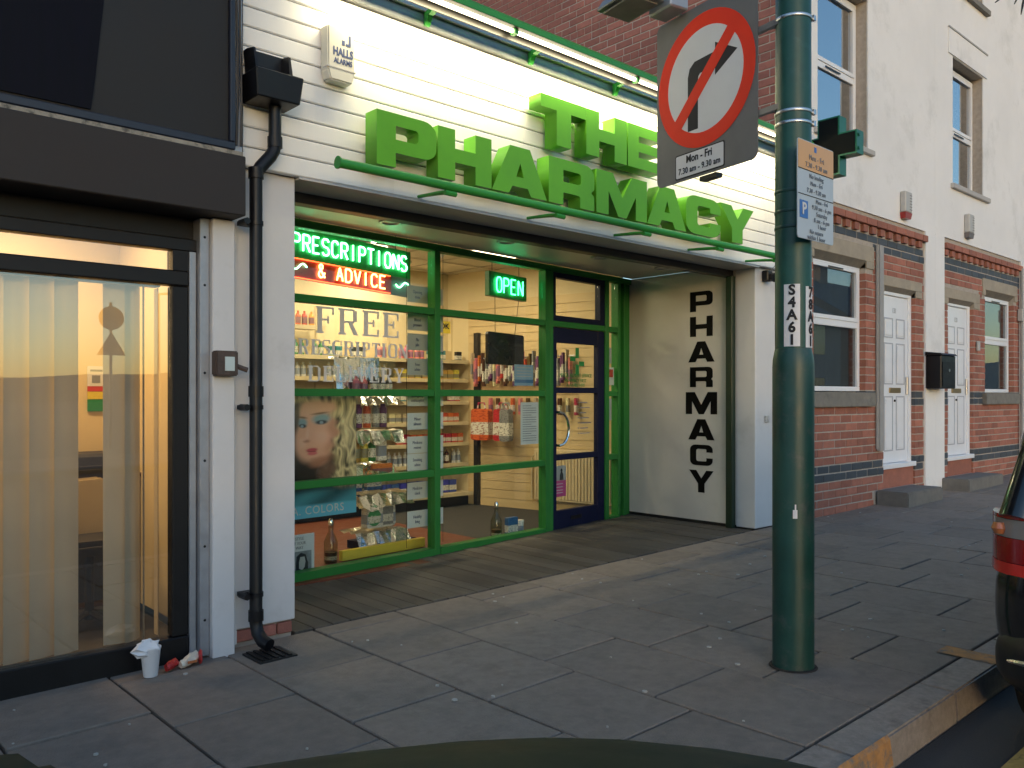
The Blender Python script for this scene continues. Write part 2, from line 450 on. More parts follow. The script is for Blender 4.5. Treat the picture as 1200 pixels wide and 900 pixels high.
class MB:
    def __init__(self, xf=None):
        self.v, self.f, self.xf = [], [], xf

    def add(self, vs, fs):
        n = len(self.v)
        if self.xf:
            vs = [self.xf(*p) for p in vs]
        self.v += [tuple(p) for p in vs]
        self.f += [tuple(i + n for i in f) for f in fs]
        return self

    def box(self, x0, x1, y0, y1, z0, z1):
        return self.add([(x0, y0, z0), (x1, y0, z0), (x1, y1, z0), (x0, y1, z0), (x0, y0, z1), (x1, y0, z1), (x1, y1, z1), (x0, y1, z1)],
                        [(0, 3, 2, 1), (4, 5, 6, 7), (0, 1, 5, 4), (1, 2, 6, 5), (2, 3, 7, 6), (3, 0, 4, 7)])

    def hexa(self, bottom, top):
        return self.add(list(bottom) + list(top), [(0, 3, 2, 1), (4, 5, 6, 7), (0, 1, 5, 4), (1, 2, 6, 5), (2, 3, 7, 6), (3, 0, 4, 7)])

    def tube(self, pts, r, n=8, caps=True, closed=False):
        pts = [Vector(p) for p in pts]
        rs = r if isinstance(r, (list, tuple)) else [r] * len(pts)
        rings = []
        up = None
        for i, p in enumerate(pts):
            if closed:
                t = (pts[(i + 1) % len(pts)] - pts[i - 1])
            else:
                t = pts[min(i + 1, len(pts) - 1)] - pts[max(i - 1, 0)]
            t.normalize()
            if up is None:
                up = Vector((0, 0, 1)) if abs(t.z) < 0.9 else Vector((1, 0, 0))
            a = t.cross(up)
            if a.length < 1e-5:
                a = t.cross(Vector((0.3, 1, 0.2)))
            a.normalize()
            b = a.cross(t).normalized()
            up = b
            rings.append([p + (a * math.cos(2 * math.pi * k / n) + b * math.sin(2 * math.pi * k / n)) * rs[i] for k in range(n)])
        vs = [q for ring in rings for q in ring]
        fs = []
        m = len(rings)
        for i in range(m if closed else m - 1):
            j = (i + 1) % m
            for k in range(n):
                l = (k + 1) % n
                fs.append((i * n + k, i * n + l, j * n + l, j * n + k))
        if caps and not closed:
            fs.append(tuple(range(n))[::-1])
            fs.append(tuple((m - 1) * n + k for k in range(n)))
        return self.add(vs, fs)

    def lathe(self, prof, c, n=20):
        vs, fs = [], []
        m = len(prof)
        for r, z in prof:
            for k in range(n):
                a = 2 * math.pi * k / n
                vs.append((c[0] + r * math.cos(a), c[1] + r * math.sin(a), c[2] + z))
        for i in range(m - 1):
            for k in range(n):
                l = (k + 1) % n
                fs.append((i * n + k, i * n + l, (i + 1) * n + l, (i + 1) * n + k))
        fs.append(tuple(range(n))[::-1])
        fs.append(tuple((m - 1) * n + k for k in range(n)))
        return self.add(vs, fs)

    def prism(self, poly, fa, fb):
        """polygon in a plane, fa / fb map 2-D points to the two end faces"""
        n = len(poly)
        vs = [fa(*p) for p in poly] + [fb(*p) for p in poly]
        fs = [tuple(range(n))[::-1], tuple(range(n, 2 * n))]
        for i in range(n):
            j = (i + 1) % n
            fs.append((i, j, n + j, n + i))
        return self.add(vs, fs)

    def quad(self, a, b, c, d):
        return self.add([a, b, c, d], [(0, 1, 2, 3)])

    def build(self, name, material, parent=None, bevel=0.0, smooth=False, segs=1, **tags):
        me = bpy.data.meshes.new(name)
        xs, ys, zs = zip(*self.v)
        c = Vector(((min(xs) + max(xs)) / 2, (min(ys) + max(ys)) / 2, min(zs)))
        me.from_pydata([(p[0] - c.x, p[1] - c.y, p[2] - c.z) for p in self.v], [], self.f)
        bm = bmesh.new()
        bm.from_mesh(me)
        bmesh.ops.recalc_face_normals(bm, faces=bm.faces)
        if bevel:
            bmesh.ops.bevel(bm, geom=list(bm.edges), offset=bevel, offset_type='OFFSET', segments=segs, affect='EDGES', clamp_overlap=True)
        bm.to_mesh(me)
        bm.free()
        if smooth:
            for p in me.polygons:
                p.use_smooth = True
            try:
                me.set_sharp_from_angle(angle=R(40))
            except Exception:
                pass
        if material:
            me.materials.append(MATS[material])
        o = bpy.data.objects.new(name, me)
        COL.objects.link(o)
        place(o, c, parent)
        tag(o, **tags)
        return o


def place(o, c, parent):
    WL[o] = Vector(c)
    if parent is not None:
        o.parent = parent
        o.location = Vector(c) - WL[parent]
    else:
        o.location = c


def tag(o, label=None, cat=None, group=None, kind=None):
    if label:
        o['label'] = label
    if cat:
        o['category'] = cat
    if group:
        o['group'] = group
    if kind:
        o['kind'] = kind
    return o


def thing(name, loc, label, cat, group=None):
    o = bpy.data.objects.new(name, None)
    o.empty_display_size = 0.1
    COL.objects.link(o)
    place(o, Vector(loc), None)
    return tag(o, label, cat, group)


def structure(o):
    o['kind'] = 'structure'
    return o


def inst(name, me, c, parent=None, material=None, **tags):
    """one more object on shared mesh data"""
    o = bpy.data.objects.new(name, me)
    COL.objects.link(o)
    place(o, Vector(c), parent)
    if material:
        o.material_slots[0].link = 'OBJECT'
        o.material_slots[0].material = MATS[material]
    tag(o, **tags)
    return o


def from_matrix(name, me, M, parent=None, material=None, **tags):
    """mesh placed by a full matrix (lettering etc.)"""
    o = bpy.data.objects.new(name, me)
    COL.objects.link(o)
    if material:
        if not me.materials:
            me.materials.append(MATS[material])
        o.material_slots[0].link = 'OBJECT'
        o.material_slots[0].material = MATS[material]
    loc = M.to_translation()
    WL[o] = loc
    o.rotation_euler = M.to_euler()
    o.scale = M.to_scale()
    if parent is not None:
        o.parent = parent
        o.location = loc - WL[parent]
    else:
        o.location = loc
    tag(o, **tags)
    return o


def frame_matrix(origin, xdir, ydir=(0, 0, 1)):
    x = Vector(xdir).normalized()
    y = Vector(ydir).normalized()
    z = x.cross(y).normalized()
    M = Matrix((x, y, z)).transposed().to_4x4()
    M.translation = Vector(origin)
    return M


TXT = {}


def text_mesh(s, size, depth=0.001, align='CENTER', bold=0.0, squeeze=1.0, space=1.0):
    key = (s, size, depth, align, bold, squeeze, space)
    if key in TXT:
        return TXT[key]
    cu = bpy.data.curves.new('lettering', 'FONT')
    cu.body = s
    cu.size = size
    cu.align_x = align
    cu.align_y = 'CENTER'
    cu.extrude = depth
    cu.offset = bold
    cu.space_character = space
    cu.resolution_u = 3
    ob = bpy.data.objects.new('lettering', cu)
    me = bpy.data.meshes.new_from_object(ob)
    bpy.data.objects.remove(ob)
    bpy.data.curves.remove(cu)
    if squeeze != 1.0:
        for v in me.vertices:
            v.co.x *= squeeze
    me.name = 'lettering'
    TXT[key] = me
    return me


def lettering(s, size, origin, xdir, parent, material, depth=0.001, align='CENTER', bold=0.0, squeeze=1.0, space=1.0, ydir=(0, 0, 1), name='lettering'):
    me = text_mesh(s, size, depth, align, bold, squeeze, space)
    return from_matrix(name, me, frame_matrix(origin, xdir, ydir), parent, material)


def rounded(poly, n=5):
    """polygon of (x, y[, r]) corners -> list of points with round corners"""
    out = []
    m = len(poly)
    for i in range(m):
        p = poly[i]
        r = p[2] if len(p) > 2 else 0
        P = Vector(p[:2])
        if r <= 0:
            out.append(tuple(P))
            continue
        A = (Vector(poly[i - 1][:2]) - P).normalized()
        B = (Vector(poly[(i + 1) % m][:2]) - P).normalized()
        ang = A.angle(B)
        d = r / math.tan(ang / 2)
        a, b = P + A * d, P + B * d
        cen = P + (A + B).normalized() * (r / math.sin(ang / 2))
        a0 = math.atan2(a.y - cen.y, a.x - cen.x)
        a1 = math.atan2(b.y - cen.y, b.x - cen.x)
        da = (a1 - a0 + math.pi) % (2 * math.pi) - math.pi
        for k in range(n + 1):
            t = a0 + da * k / n
            out.append((cen.x + r * math.cos(t), cen.y + r * math.sin(t)))
    return out


GLY = {
    'T': [[(.37, 0), (.63, 0), (.63, .77), (1, .77), (1, 1), (0, 1), (0, .77), (.37, .77)]],
    'H': [[(0, 0), (.26, 0), (.26, .38), (.74, .38), (.74, 0), (1, 0), (1, 1), (.74, 1), (.74, .61), (.26, .61), (.26, 1), (0, 1)]],
    'E': [[(0, 0), (1, 0), (1, .22), (.27, .22), (.27, .40), (.93, .40), (.93, .60), (.27, .60), (.27, .78), (1, .78), (1, 1), (0, 1)]],
    'P': [[(0, 0), (.26, 0), (.26, .30), (1, .30, .2), (1, 1, .2), (0, 1)], [(.26, .51), (.74, .51, .07), (.74, .80, .07), (.26, .80)]],
    'A': [[(0, 0), (.27, 0), (.34, .17), (.66, .17), (.73, 0), (1, 0), (.65, 1), (.35, 1)], [(.42, .36), (.58, .36), (.5, .70)]],
    'R': [[(0, 0), (.26, 0), (.26, .29), (.72, .29, .06), (.72, 0), (1, 0), (1, .32, .1), (.93, .40, .03), (1, .48, .06), (1, 1, .2), (0, 1)],
          [(.26, .50), (.74, .50, .07), (.74, .80, .07), (.26, .80)]],
    'M': [[(0, 0), (.2, 0), (.2, .60), (.42, 0), (.58, 0), (.8, .60), (.8, 0), (1, 0), (1, 1), (.71, 1), (.5, .42), (.29, 1), (0, 1)]],
    'C': [[(0, 0, .24), (1, 0, .24), (1, .36), (.73, .36), (.73, .2, .05), (.27, .2, .1), (.27, .8, .1), (.73, .8, .05), (.73, .64), (1, .64), (1, 1, .24), (0, 1, .24)]],
    'Y': [[(.37, 0), (.63, 0), (.63, .40), (1, 1), (.71, 1), (.5, .63), (.29, 1), (0, 1), (.37, .40)]],
}


BOLD = dict(GLY)
BOLD.update({
    'T': [[(.34, 0), (.66, 0), (.66, .73), (1, .73), (1, 1), (0, 1), (0, .73), (.34, .73)]],
    'H': [[(0, 0), (.31, 0), (.31, .36), (.69, .36), (.69, 0), (1, 0), (1, 1), (.69, 1), (.69, .63), (.31, .63), (.31, 1), (0, 1)]],
    'E': [[(0, 0), (1, 0), (1, .25), (.32, .25), (.32, .39), (.93, .39), (.93, .61), (.32, .61), (.32, .75), (1, .75), (1, 1), (0, 1)]],
    'P': [[(0, 0), (.31, 0), (.31, .27), (1, .27, .22), (1, 1, .22), (0, 1)], [(.31, .52), (.69, .52, .06), (.69, .77, .06), (.31, .77)]],
    'A': [[(0, 0), (.30, 0), (.36, .16), (.64, .16), (.70, 0), (1, 0), (.68, 1), (.32, 1)], [(.43, .37), (.57, .37), (.5, .66)]],
    'R': [[(0, 0), (.31, 0), (.31, .27), (.68, .27, .05), (.68, 0), (1, 0), (1, .31, .1), (.93, .40, .03), (1, .49, .06), (1, 1, .22), (0, 1)], [(.31, .51), (.70, .51, .06), (.70, .77, .06), (.31, .77)]],
    'M': [[(0, 0), (.23, 0), (.23, .55), (.42, 0), (.58, 0), (.77, .55), (.77, 0), (1, 0), (1, 1), (.69, 1), (.5, .46), (.31, 1), (0, 1)]],
    'C': [[(0, 0, .26), (1, 0, .26), (1, .37), (.69, .37), (.69, .24, .04), (.32, .24, .08), (.32, .76, .08), (.69, .76, .04), (.69, .63), (1, .63), (1, 1, .26), (0, 1, .26)]],
    'Y': [[(.34, 0), (.66, 0), (.66, .38), (1, 1), (.68, 1), (.5, .65), (.32, 1), (0, 1), (.34, .38)]],
})


def glyph_mesh(ch, w, h, depth, bevel=0.0, table=None):
    cu = bpy.data.curves.new('letter', 'CURVE')
    cu.dimensions = '2D'
    cu.fill_mode = 'BOTH'
    cu.extrude = depth / 2
    cu.bevel_depth = bevel
    cu.bevel_resolution = 1
    for contour in (table or GLY)[ch]:
        pts = rounded(contour)
        sp = cu.splines.new('POLY')
        sp.points.add(len(pts) - 1)
        for q, p in zip(sp.points, pts):
            q.co = (p[0] * w, p[1] * h, 0, 1)
        sp.use_cyclic_u = True
    ob = bpy.data.objects.new('letter', cu)
    me = bpy.data.meshes.new_from_object(ob)
    bpy.data.objects.remove(ob)
    bpy.data.curves.remove(cu)
    me.name = 'letter'
    return me


def wall_cells(x0, x1, z0, z1, openings):
    """rectangles that fill a wall around its openings"""
    xs = sorted({x0, x1, *[min(max(o[0], x0), x1) for o in openings], *[min(max(o[1], x0), x1) for o in openings]})
    zs = sorted({z0, z1, *[min(max(o[2], z0), z1) for o in openings], *[min(max(o[3], z0), z1) for o in openings]})
    cells = []
    for a, b in zip(xs, xs[1:]):
        run = None
        for c, d in zip(zs, zs[1:]):
            mx, mz = (a + b) / 2, (c + d) / 2
            if any(o[0] < mx < o[1] and o[2] < mz < o[3] for o in openings):
                if run:
                    cells.append((a, b, *run))
                    run = None
            else:
                run = (run[0], d) if run else (c, d)
        if run:
            cells.append((a, b, *run))
    return cells

# ------------------------------------------------------------------ the setting: ground, road, pavement, kerb
def sheet(name, material, x0, x1, y0, y1, dz, parent=None):
    m = MB()
    m.quad((x0, y0, slope(x0) + dz), (x1, y0, slope(x1) + dz), (x1, y1, slope(x1) + dz), (x0, y1, slope(x0) + dz))
    return structure(m.build(name, material, parent))


sheet('ground', 'terrain', -400, 400, -600, 400, -0.30)
sheet('road', 'asphalt', -60, 90, -8.0, 1.372, -0.125)
sheet('far_pavement', 'slab', -60, 90, -11.0, -8.0, -0.02)

pav = structure(MB().add([(-14, 1.55, slope(-14) - 0.035), (40, 1.55, slope(40) - 0.035), (40, 4.6, slope(40) - 0.035), (-14, 4.6, slope(-14) - 0.035)], [(0, 1, 2, 3)]).build('pavement', 'slab_joint'))
pieces = []
c = 1.26 - 0.5425 * 8
k = 0
while c < 22:
    x0, x1 = c, c + 0.5425
    par = (round((x0 - 1.26) / 0.5425)) % 2
    y = 1.55
    first = 1.60 if par else 2.06
    if x0 > 3.6:
        first += 0.31
    cuts = []
    q = first - 0.665 * 2
    while q < 4.5:
        if q > 1.72:
            cuts.append(q + random.uniform(-0.012, 0.012))
        q += 0.665
    ys = [1.553] + cuts + [4.5]
    for a, b in zip(ys, ys[1:]):
        pieces.append((x0, x1, a, b))
    c += 0.5425
for (x0, x1, a, b) in pieces:
    if x1 > 2.28 and x0 < 6.86 and b > 4.22:
        b = 4.215
        if b - a < 0.06:
            continue
    if x0 < 2.05 and x1 > 1.8 and b > 4.0 and a > 3.2:
        pass
    j = 0.0065
    t = [random.uniform(-0.003, 0.003) for _ in range(4)]
    tl = random.uniform(-0.0025, 0.0025)
    P = [(x0 + j, a + j), (x1 - j, a + j), (x1 - j, b - j), (x0 + j, b - j)]
    MB().hexa([(px, py, slope(px) - 0.03) for px, py in P], [(px, py, slope(px) + tl + tt * 0.6) for (px, py), tt in zip(P, t)]).build('paving_slab', 'slab', pav, bevel=0.004)

kerb = structure(MB().box(-14, 40, 1.38, 1.548, -0.6, -0.45).build('kerb', 'slab_joint'))
x = -14.0
ks = []
while x < 30:
    L_ = 0.93
    ks.append((x, x + L_))
    x += L_
off = 2.93 - 0.93 * round((2.93 + 14) / 0.93) + 14
for (a, b) in ks:
    a += off
    b += off
    if b < -6 or a > 20:
        continue
    g = 0.004
    bot = [(a + g, 1.372, slope(a) - 0.25), (b - g, 1.372, slope(b) - 0.25), (b - g, 1.548, slope(b) - 0.25), (a + g, 1.548, slope(a) - 0.25)]
    top = [(a + g, 1.390, slope(a) + 0.001), (b - g, 1.390, slope(b) + 0.001), (b - g, 1.548, slope(b) + 0.002), (a + g, 1.548, slope(a) + 0.002)]
    MB().hexa(bot, top).build('kerb_stone', 'kerb_stone', kerb, bevel=0.008, segs=2)
# loading marks painted over the kerb
for (a, b) in ((2.70, 3.20), (4.36, 4.50)):
    m = MB()
    z0, z1 = slope(a), slope(b)
    f = [(1.3705, -0.105), (1.383, -0.012), (1.395, 0.0045), (1.44 if a < 4 else 1.66, 0.0055)]
    for (ya, za), (yb, zb) in zip(f, f[1:]):
        if a < 4 and yb > 1.43:
            continue
        if a > 4 and za < -0.01:
            continue
        m.quad((a, ya, z0 + za), (b, ya, z1 + za), (b, yb, z1 + zb), (a, yb, z0 + zb))
    m.build('painted_mark', 'kerb_paint', kerb)
m = MB()
for (a, b) in ((-14, 30),):
    m.quad((a, 1.03, slope(a) - 0.121), (b, 1.03, slope(b) - 0.121), (b, 1.10, slope(b) - 0.121), (a, 1.10, slope(a) - 0.121))
structure(m.build('road_marking', 'yellow_line'))

# trodden chewing gum and litter specks on the slabs
m = MB()
rg = random.Random(3)
for i in range(90):
    px = rg.uniform(0.2, 9)
    py = rg.uniform(1.65, 4.15)
    r = rg.choice((0.005, 0.007, 0.009, 0.012))
    n = 7
    vs = [(px + r * rg.uniform(0.7, 1.2) * math.cos(2 * math.pi * k / n), py + r * rg.uniform(0.7, 1.2) * math.sin(2 * math.pi * k / n), slope(px) + 0.0065) for k in range(n)]
    m.add(vs + [(p[0], p[1], p[2] - 0.006) for p in vs], [tuple(range(n))] + [(k, (k + 1) % n, n + (k + 1) % n, n + k) for k in range(n)])
m.build('gum_litter', 'gum', label='pale trodden chewing gum spots dotted over the paving slabs', cat='gum', kind='stuff')

# timber deck in front of the shop window
deck = structure(MB().box(2.24, 6.85, 4.24, 5.75, -0.16, -0.10).build('deck', 'black_beam'))
x = 2.236
WA = R(5.5)


def win_y(x):
    return 5.30 + (x - 2.83) * math.tan(WA)


while x < 6.84:
    x1 = min(x + 0.118, 6.852)
    z0, z1 = slope(x) + 0.004, slope(x1) + 0.004
    d = random.uniform(-0.003, 0.003)
    ya = 4.222 + random.uniform(-0.006, 0.006)
    MB().hexa([(x + .003, ya, z0 - .04), (x1 - .003, ya, z0 - .04), (x1 - .003, win_y(x1) + .02, z1 - .04), (x + .003, win_y(x) + .02, z0 - .04)],
              [(x + .003, ya, z0 + d), (x1 - .003, ya, z1 + d), (x1 - .003, win_y(x1) + .02, z1 + d), (x + .003, win_y(x) + .02, z0 + d)]).build('deck_plank', 'deck', deck, bevel=0.003)
    x += 0.119

# far things behind the camera that the windows mirror
m = MB()
rh = random.Random(5)
n = 60
tops = []
for i in range(n + 1):
    tops.append(5.5 + 1.6 * math.sin(i * 0.37) + 1.2 * math.sin(i * 0.13 + 1) + rh.uniform(0, 1.2))
vs, fs = [], []
for i in range(n + 1):
    a = -math.pi + math.pi * (i / n) * 1.15 - 0.25
    for rr, hh in ((150, -3), (190, tops[i]), (300, tops[i] * 1.15), (420, -3)):
        vs.append((rr * math.cos(a), rr * math.sin(a), hh))
for i in range(n):
    for k in range(3):
        fs.append((i * 4 + k, (i + 1) * 4 + k, (i + 1) * 4 + k + 1, i * 4 + k + 1))
structure(m.add(vs, fs).build('hills', 'hill', smooth=True))

# ------------------------------------------------------------------ the pharmacy building
W0 = Vector((2.83, 5.30, 0))
WD = Vector((math.cos(WA), math.sin(WA), 0))
WN = Vector((-math.sin(WA), math.cos(WA), 0))


def wx(s, o, z):
    """window frame: s along the shop window, o into the shop, z up"""
    p = W0 + WD * s + WN * o
    return (p.x, p.y, z)


ph = thing('pharmacy', (4.6, 4.9, 0), 'single storey pharmacy with white boarded fascia, green window frames and timber deck', 'shop')
# walls
MB().box(1.882, 2.226, 4.20, 4.34, 0.085, 2.497).build('front_pillar', 'white_panel', ph, bevel=0.004)
MB().box(1.90, 2.222, 4.342, 5.34, -0.1, 2.52).build('return_wall', 'white_panel', ph)
MB().box(1.886, 2.215, 4.225, 4.335, -0.06, 0.082).build('plinth', 'mortar', ph)
bmesh_cache = {}


def brick_mesh(l, d, h, material, bev=0.004):
    key = ('b', l, d, h, material)
    if key not in bmesh_cache:
        o = MB().box(-l / 2, l / 2, -d / 2, d / 2, 0, h).build('brick', material, bevel=bev)
        me = o.data
        bpy.data.objects.remove(o)
        bmesh_cache[key] = me
    return bmesh_cache[key]


for i, (bx_, l) in enumerate(((1.94, .10), (2.06, .12), (2.17, .085))):
    inst('brick', brick_mesh(l, 0.03, 0.06, 'brick_dark'), (bx_, 4.222, 0.015), ph)
MB().box(6.862, 7.446, 4.20, 4.40, 0.085, 2.497).build('front_pillar', 'white_panel', ph, bevel=0.004)
MB().box(6.866, 7.44, 4.402, 5.78, 0.10, 2.53).build('side_panel', 'cream_panel', ph)
MB().box(6.872, 7.435, 4.215, 5.78, -0.05, 0.098).build('plinth', 'black_beam', ph)
MB().box(6.80, 6.860, 4.405, 4.475, 0.05, 2.43).build('shutter_channel', 'post_green', ph, bevel=0.004)
# vertical lettering on the side panel
zt = 2.325
for ch, w, h_ in (('P', .26, .195), ('H', .26, .195), ('A', .30, .20), ('R', .26, .195), ('M', .36, .215), ('A', .30, .20), ('C', .26, .20), ('Y', .28, .215)):
    me = glyph_mesh(ch, w, h_, 0.004)
    from_matrix('letter', me, frame_matrix((6.8635, 4.79 + w / 2, zt - h_), (0, -1, 0)), ph, 'black_letter')
    zt -= h_ + 0.0485
# fascia: backing, boards, trim
MB().box(1.905, 7.44, 4.192, 4.42, 2.50, 3.66).build('fascia_backing', 'black_beam', ph)
zb = 2.498
i = 0
while zb < 3.54:
    h_ = 0.1045
    m = MB()
    prof = [(4.190, zb), (4.156, zb), (4.150, zb + .006), (4.150, zb + h_ - .012), (4.157, zb + h_ - .005), (4.190, zb + h_ - .005)]
    m.prism(prof, lambda y, z: (1.905, y, z), lambda y, z: (7.44, y, z))
    m.build('fascia_board', 'white_board', ph)
    zb += h_
    i += 1
FT = zb
MB().box(1.905, 7.44, 4.128, 4.19, FT + 0.004, FT + 0.085).build('fascia_trim', 'galvanised', ph, bevel=0.004)
MB().box(1.905, 7.44, 4.10, 4.44, FT + 0.087, FT + 0.105).build('coping', 'galvanised', ph)
MB().box(1.92, 7.44, 4.42, 9.2, 3.30, 3.45).build('flat_roof', 'black_beam', ph)
# soffit, beam and downlights
MB().box(2.228, 6.858, 4.153, 4.425, 2.484, 2.4965).build('soffit_panel', 'soffit', ph)
MB().box(2.228, 6.858, 4.427, 4.520, 2.425, 2.60).build('shutter_slot', 'black_beam', ph, bevel=0.004)
m = MB()
m.add([(2.228, 4.522, 2.53), (6.860, 4.522, 2.53), (6.860, win_y(6.86) - 0.04, 2.53), (2.228, win_y(2.228) - 0.04, 2.53),
       (2.228, 4.522, 2.60), (6.860, 4.522, 2.60), (6.860, win_y(6.86) - 0.04, 2.60), (2.228, win_y(2.228) - 0.04, 2.60)],
      [(0, 3, 2, 1), (4, 5, 6, 7), (0, 1, 5, 4), (1, 2, 6, 5), (2, 3, 7, 6), (3, 0, 4, 7)])
m.build('soffit_panel', 'soffit', ph)
for dx in (3.35, 4.45, 5.55, 6.45):
    d = MB().lathe([(0.085, 0), (0.085, -0.012), (0.062, -0.012), (0.055, -0.004), (0.001, -0.003)], (dx, 4.93, 2.529), 20).build('downlight', 'galvanised', ph, smooth=True)

# window frame
wf = MB(wx).box(-0.75, 4.05, -0.03, 0.05, 2.472, 2.528).build('window_frame', 'green_frame', ph, bevel=0.003)
FRD = (-0.035, 0.055)
mull = [(1.255, 1.318), (2.640, 2.702), (2.704, 2.752), (3.582, 3.645), (3.800, 3.845), (3.905, 3.955)]
for a, b in mull:
    MB(wx).box(a, b, FRD[0], FRD[1], -0.02, 2.470).build('mullion', 'green_frame', wf, bevel=0.003)
TR = (1.985, 1.331, 0.687)
spans = [(-0.75, 1.253), (1.320, 2.638)]
for z in TR:
    for a, b in spans:
        MB(wx).box(a, b, FRD[0] + .004, FRD[1] - .004, z - 0.027, z + 0.027).build('transom', 'green_frame', wf, bevel=0.003)
    MB(wx).box(3.647, 3.798, FRD[0] + .004, FRD[1] - .004, z - 0.027, z + 0.027).build('transom', 'green_frame', wf, bevel=0.003)
MB(wx).box(2.754, 3.580, FRD[0] + .004, FRD[1] - .004, 1.958, 2.012).build('transom', 'green_frame', wf, bevel=0.003)
for a, b in spans + [(3.647, 3.798)]:
    MB(wx).box(a, b, FRD[0] - .01, FRD[1], -0.03, 0.085).build('bottom_rail', 'green_frame', wf, bevel=0.003)
rows = [(0.087, TR[2] - .029), (TR[2] + .029, TR[1] - .029), (TR[1] + .029, TR[0] - .029), (TR[0] + .029, 2.470)]
for a, b in spans + [(3.647, 3.798)]:
    for z0, z1 in rows:
        MB(wx).box(a + .001, b - .001, 0.004, 0.010, z0, z1).build('pane', 'glass', wf)
MB(wx).box(3.847, 3.903, 0.01, 0.03, -0.02, 2.47).build('infill_panel', 'green_frame', wf)
MB(wx).box(3.957, 4.045, -0.005, 0.03, -0.02, 2.47).build('infill_panel', 'green_frame', wf)
# light over the door
m = MB(wx)
m.box(2.756, 2.80, -0.025, 0.04, 2.014, 2.468).box(3.50, 3.578, -0.025, 0.04, 2.014, 2.468).box(2.802, 3.498, -0.025, 0.04, 2.014, 2.065).box(2.802, 3.498, -0.025, 0.04, 2.42, 2.468)
fl = m.build('fanlight', 'navy', wf)
MB(wx).box(2.802, 3.498, 0.003, 0.009, 2.066, 2.419).build('pane', 'glass', fl)
# the door
dr = MB(wx).box(2.757, 2.815, -0.02, 0.035, 0.05, 1.952).build('door', 'navy', ph)
MB(wx).box(3.470, 3.578, -0.02, 0.035, 0.05, 1.952).build('stile', 'navy', dr, bevel=0.003)
for z0, z1 in ((0.05, 0.225), (0.70, 0.755), (1.335, 1.39), (1.812, 1.952)):
    MB(wx).box(2.817, 3.468, -0.02, 0.035, z0, z1).build('rail', 'navy', dr, bevel=0.003)
for z0, z1 in ((0.227, 0.698), (0.757, 1.333), (1.392, 1.810)):
    MB(wx).box(2.817, 3.468, 0.004, 0.010, z0, z1).build('pane', 'glass', dr)
MB(wx).box(3.03, 3.20, -0.024, -0.018, 0.125, 0.16).build('letter_slot', 'black_paint', dr)
MB(wx).box(2.76, 3.575, -0.05, 0.05, 0.02, 0.047).build('threshold', 'galvanised', dr)
hp = []
for k in range(13):
    t = -math.pi / 2 + math.pi * k / 12
    hp.append((2.80 + 0.13 * math.cos(t), -0.075, 1.0 + 0.155 * math.sin(t)))
hm = MB(wx).tube([(2.80, -0.02, .845)] + hp + [(2.80, -0.02, 1.155)], 0.013, 8).build('handle', 'chrome', dr, smooth=True)
# cross and lettering on the door glass
cx, cz = 3.16, 1.645
for (a, b, c0, d) in ((-.025, .025, .03, .13), (-.025, .025, -.13, -.03), (-.11, -.03, -.0, .045), (.03, .11, -.045, .0)):
    MB(wx).box(cx + a, cx + b, -0.001, 0.003, cz + c0, cz + d).build('cross_mark', 'green_print', dr)
wdir = tuple(WD)
for z, s, sz in ((1.505, 'MINOR AILMENT SERVICE', .052), (1.455, 'PHARMACY FIRST', .05), (1.412, 'AVAILABLE HERE', .045)):
    lettering(s, sz, wx(3.14, 0.002, z), wdir, dr, 'green_print', squeeze=0.85)
for k, z in enumerate((1.24, 1.19, 1.14, 1.09, 1.04, .99, .94)):
    MB(wx).box(3.17, 3.182, 0.0, 0.003, z, z + .012).build('bullet', 'ink_grey', dr)
    MB(wx).box(3.20, 3.20 + (0.12, .16, .10, .15, .18, .13, .16)[k], 0.0, 0.003, z, z + .009).build('print_line', 'ink_grey', dr)

# shop interior shell
MB().box(1.95, 4.86, 5.20, 8.10, -0.05, 0.028).build('floor', 'floor_orange', ph)
MB().box(4.86, 6.86, 5.60, 8.10, -0.05, 0.028).build('floor', 'floor_mat', ph)
MB().box(1.95, 7.0, 8.05, 8.15, 0, 2.9).build('back_wall', 'shop_wall', ph)
MB().box(1.92, 1.96, 5.36, 8.1, 0, 2.9).build('side_wall', 'shop_wall', ph)
RW0 = Vector((6.80, 5.76, 0))
RD = Vector((-0.213, 0.977, 0)).normalized()
RN = Vector((-RD.y, RD.x, 0))    # into the shop


def rw(s, o, z):
    p = RW0 + RD * s + RN * o
    return (p.x, p.y, z)


MB(rw).box(0.0, 2.35, -0.06, 0.0, 0.03, 2.9).build('side_wall', 'shop_wall', ph)
zz = 0.13
while zz < 2.35:
    MB(rw).box(0.02, 2.02, 0.001, 0.014, zz, zz + 0.094).build('slat', 'slatwall', ph)
    zz += 0.1
MB(rw).box(0.02, 2.02, 0.001, 0.016, 0.03, 0.125).build('skirting', 'slatwall', ph)
MB().box(1.95, 6.9, 5.42, 8.1, 2.78, 2.86).build('ceiling', 'shop_ceiling', ph)
for gx in (2.6, 3.2, 3.8, 4.4, 5.0, 5.6, 6.2):
    MB().box(gx - .012, gx + .012, 5.8, 8.05, 2.772, 2.779).build('ceiling_bar', 'ceiling_grid', ph)
for gy in (6.1, 6.7, 7.3, 7.9):
    MB().box(2.0, 6.7, gy - .012, gy + .012, 2.768, 2.7715).build('ceiling_bar', 'ceiling_grid', ph)

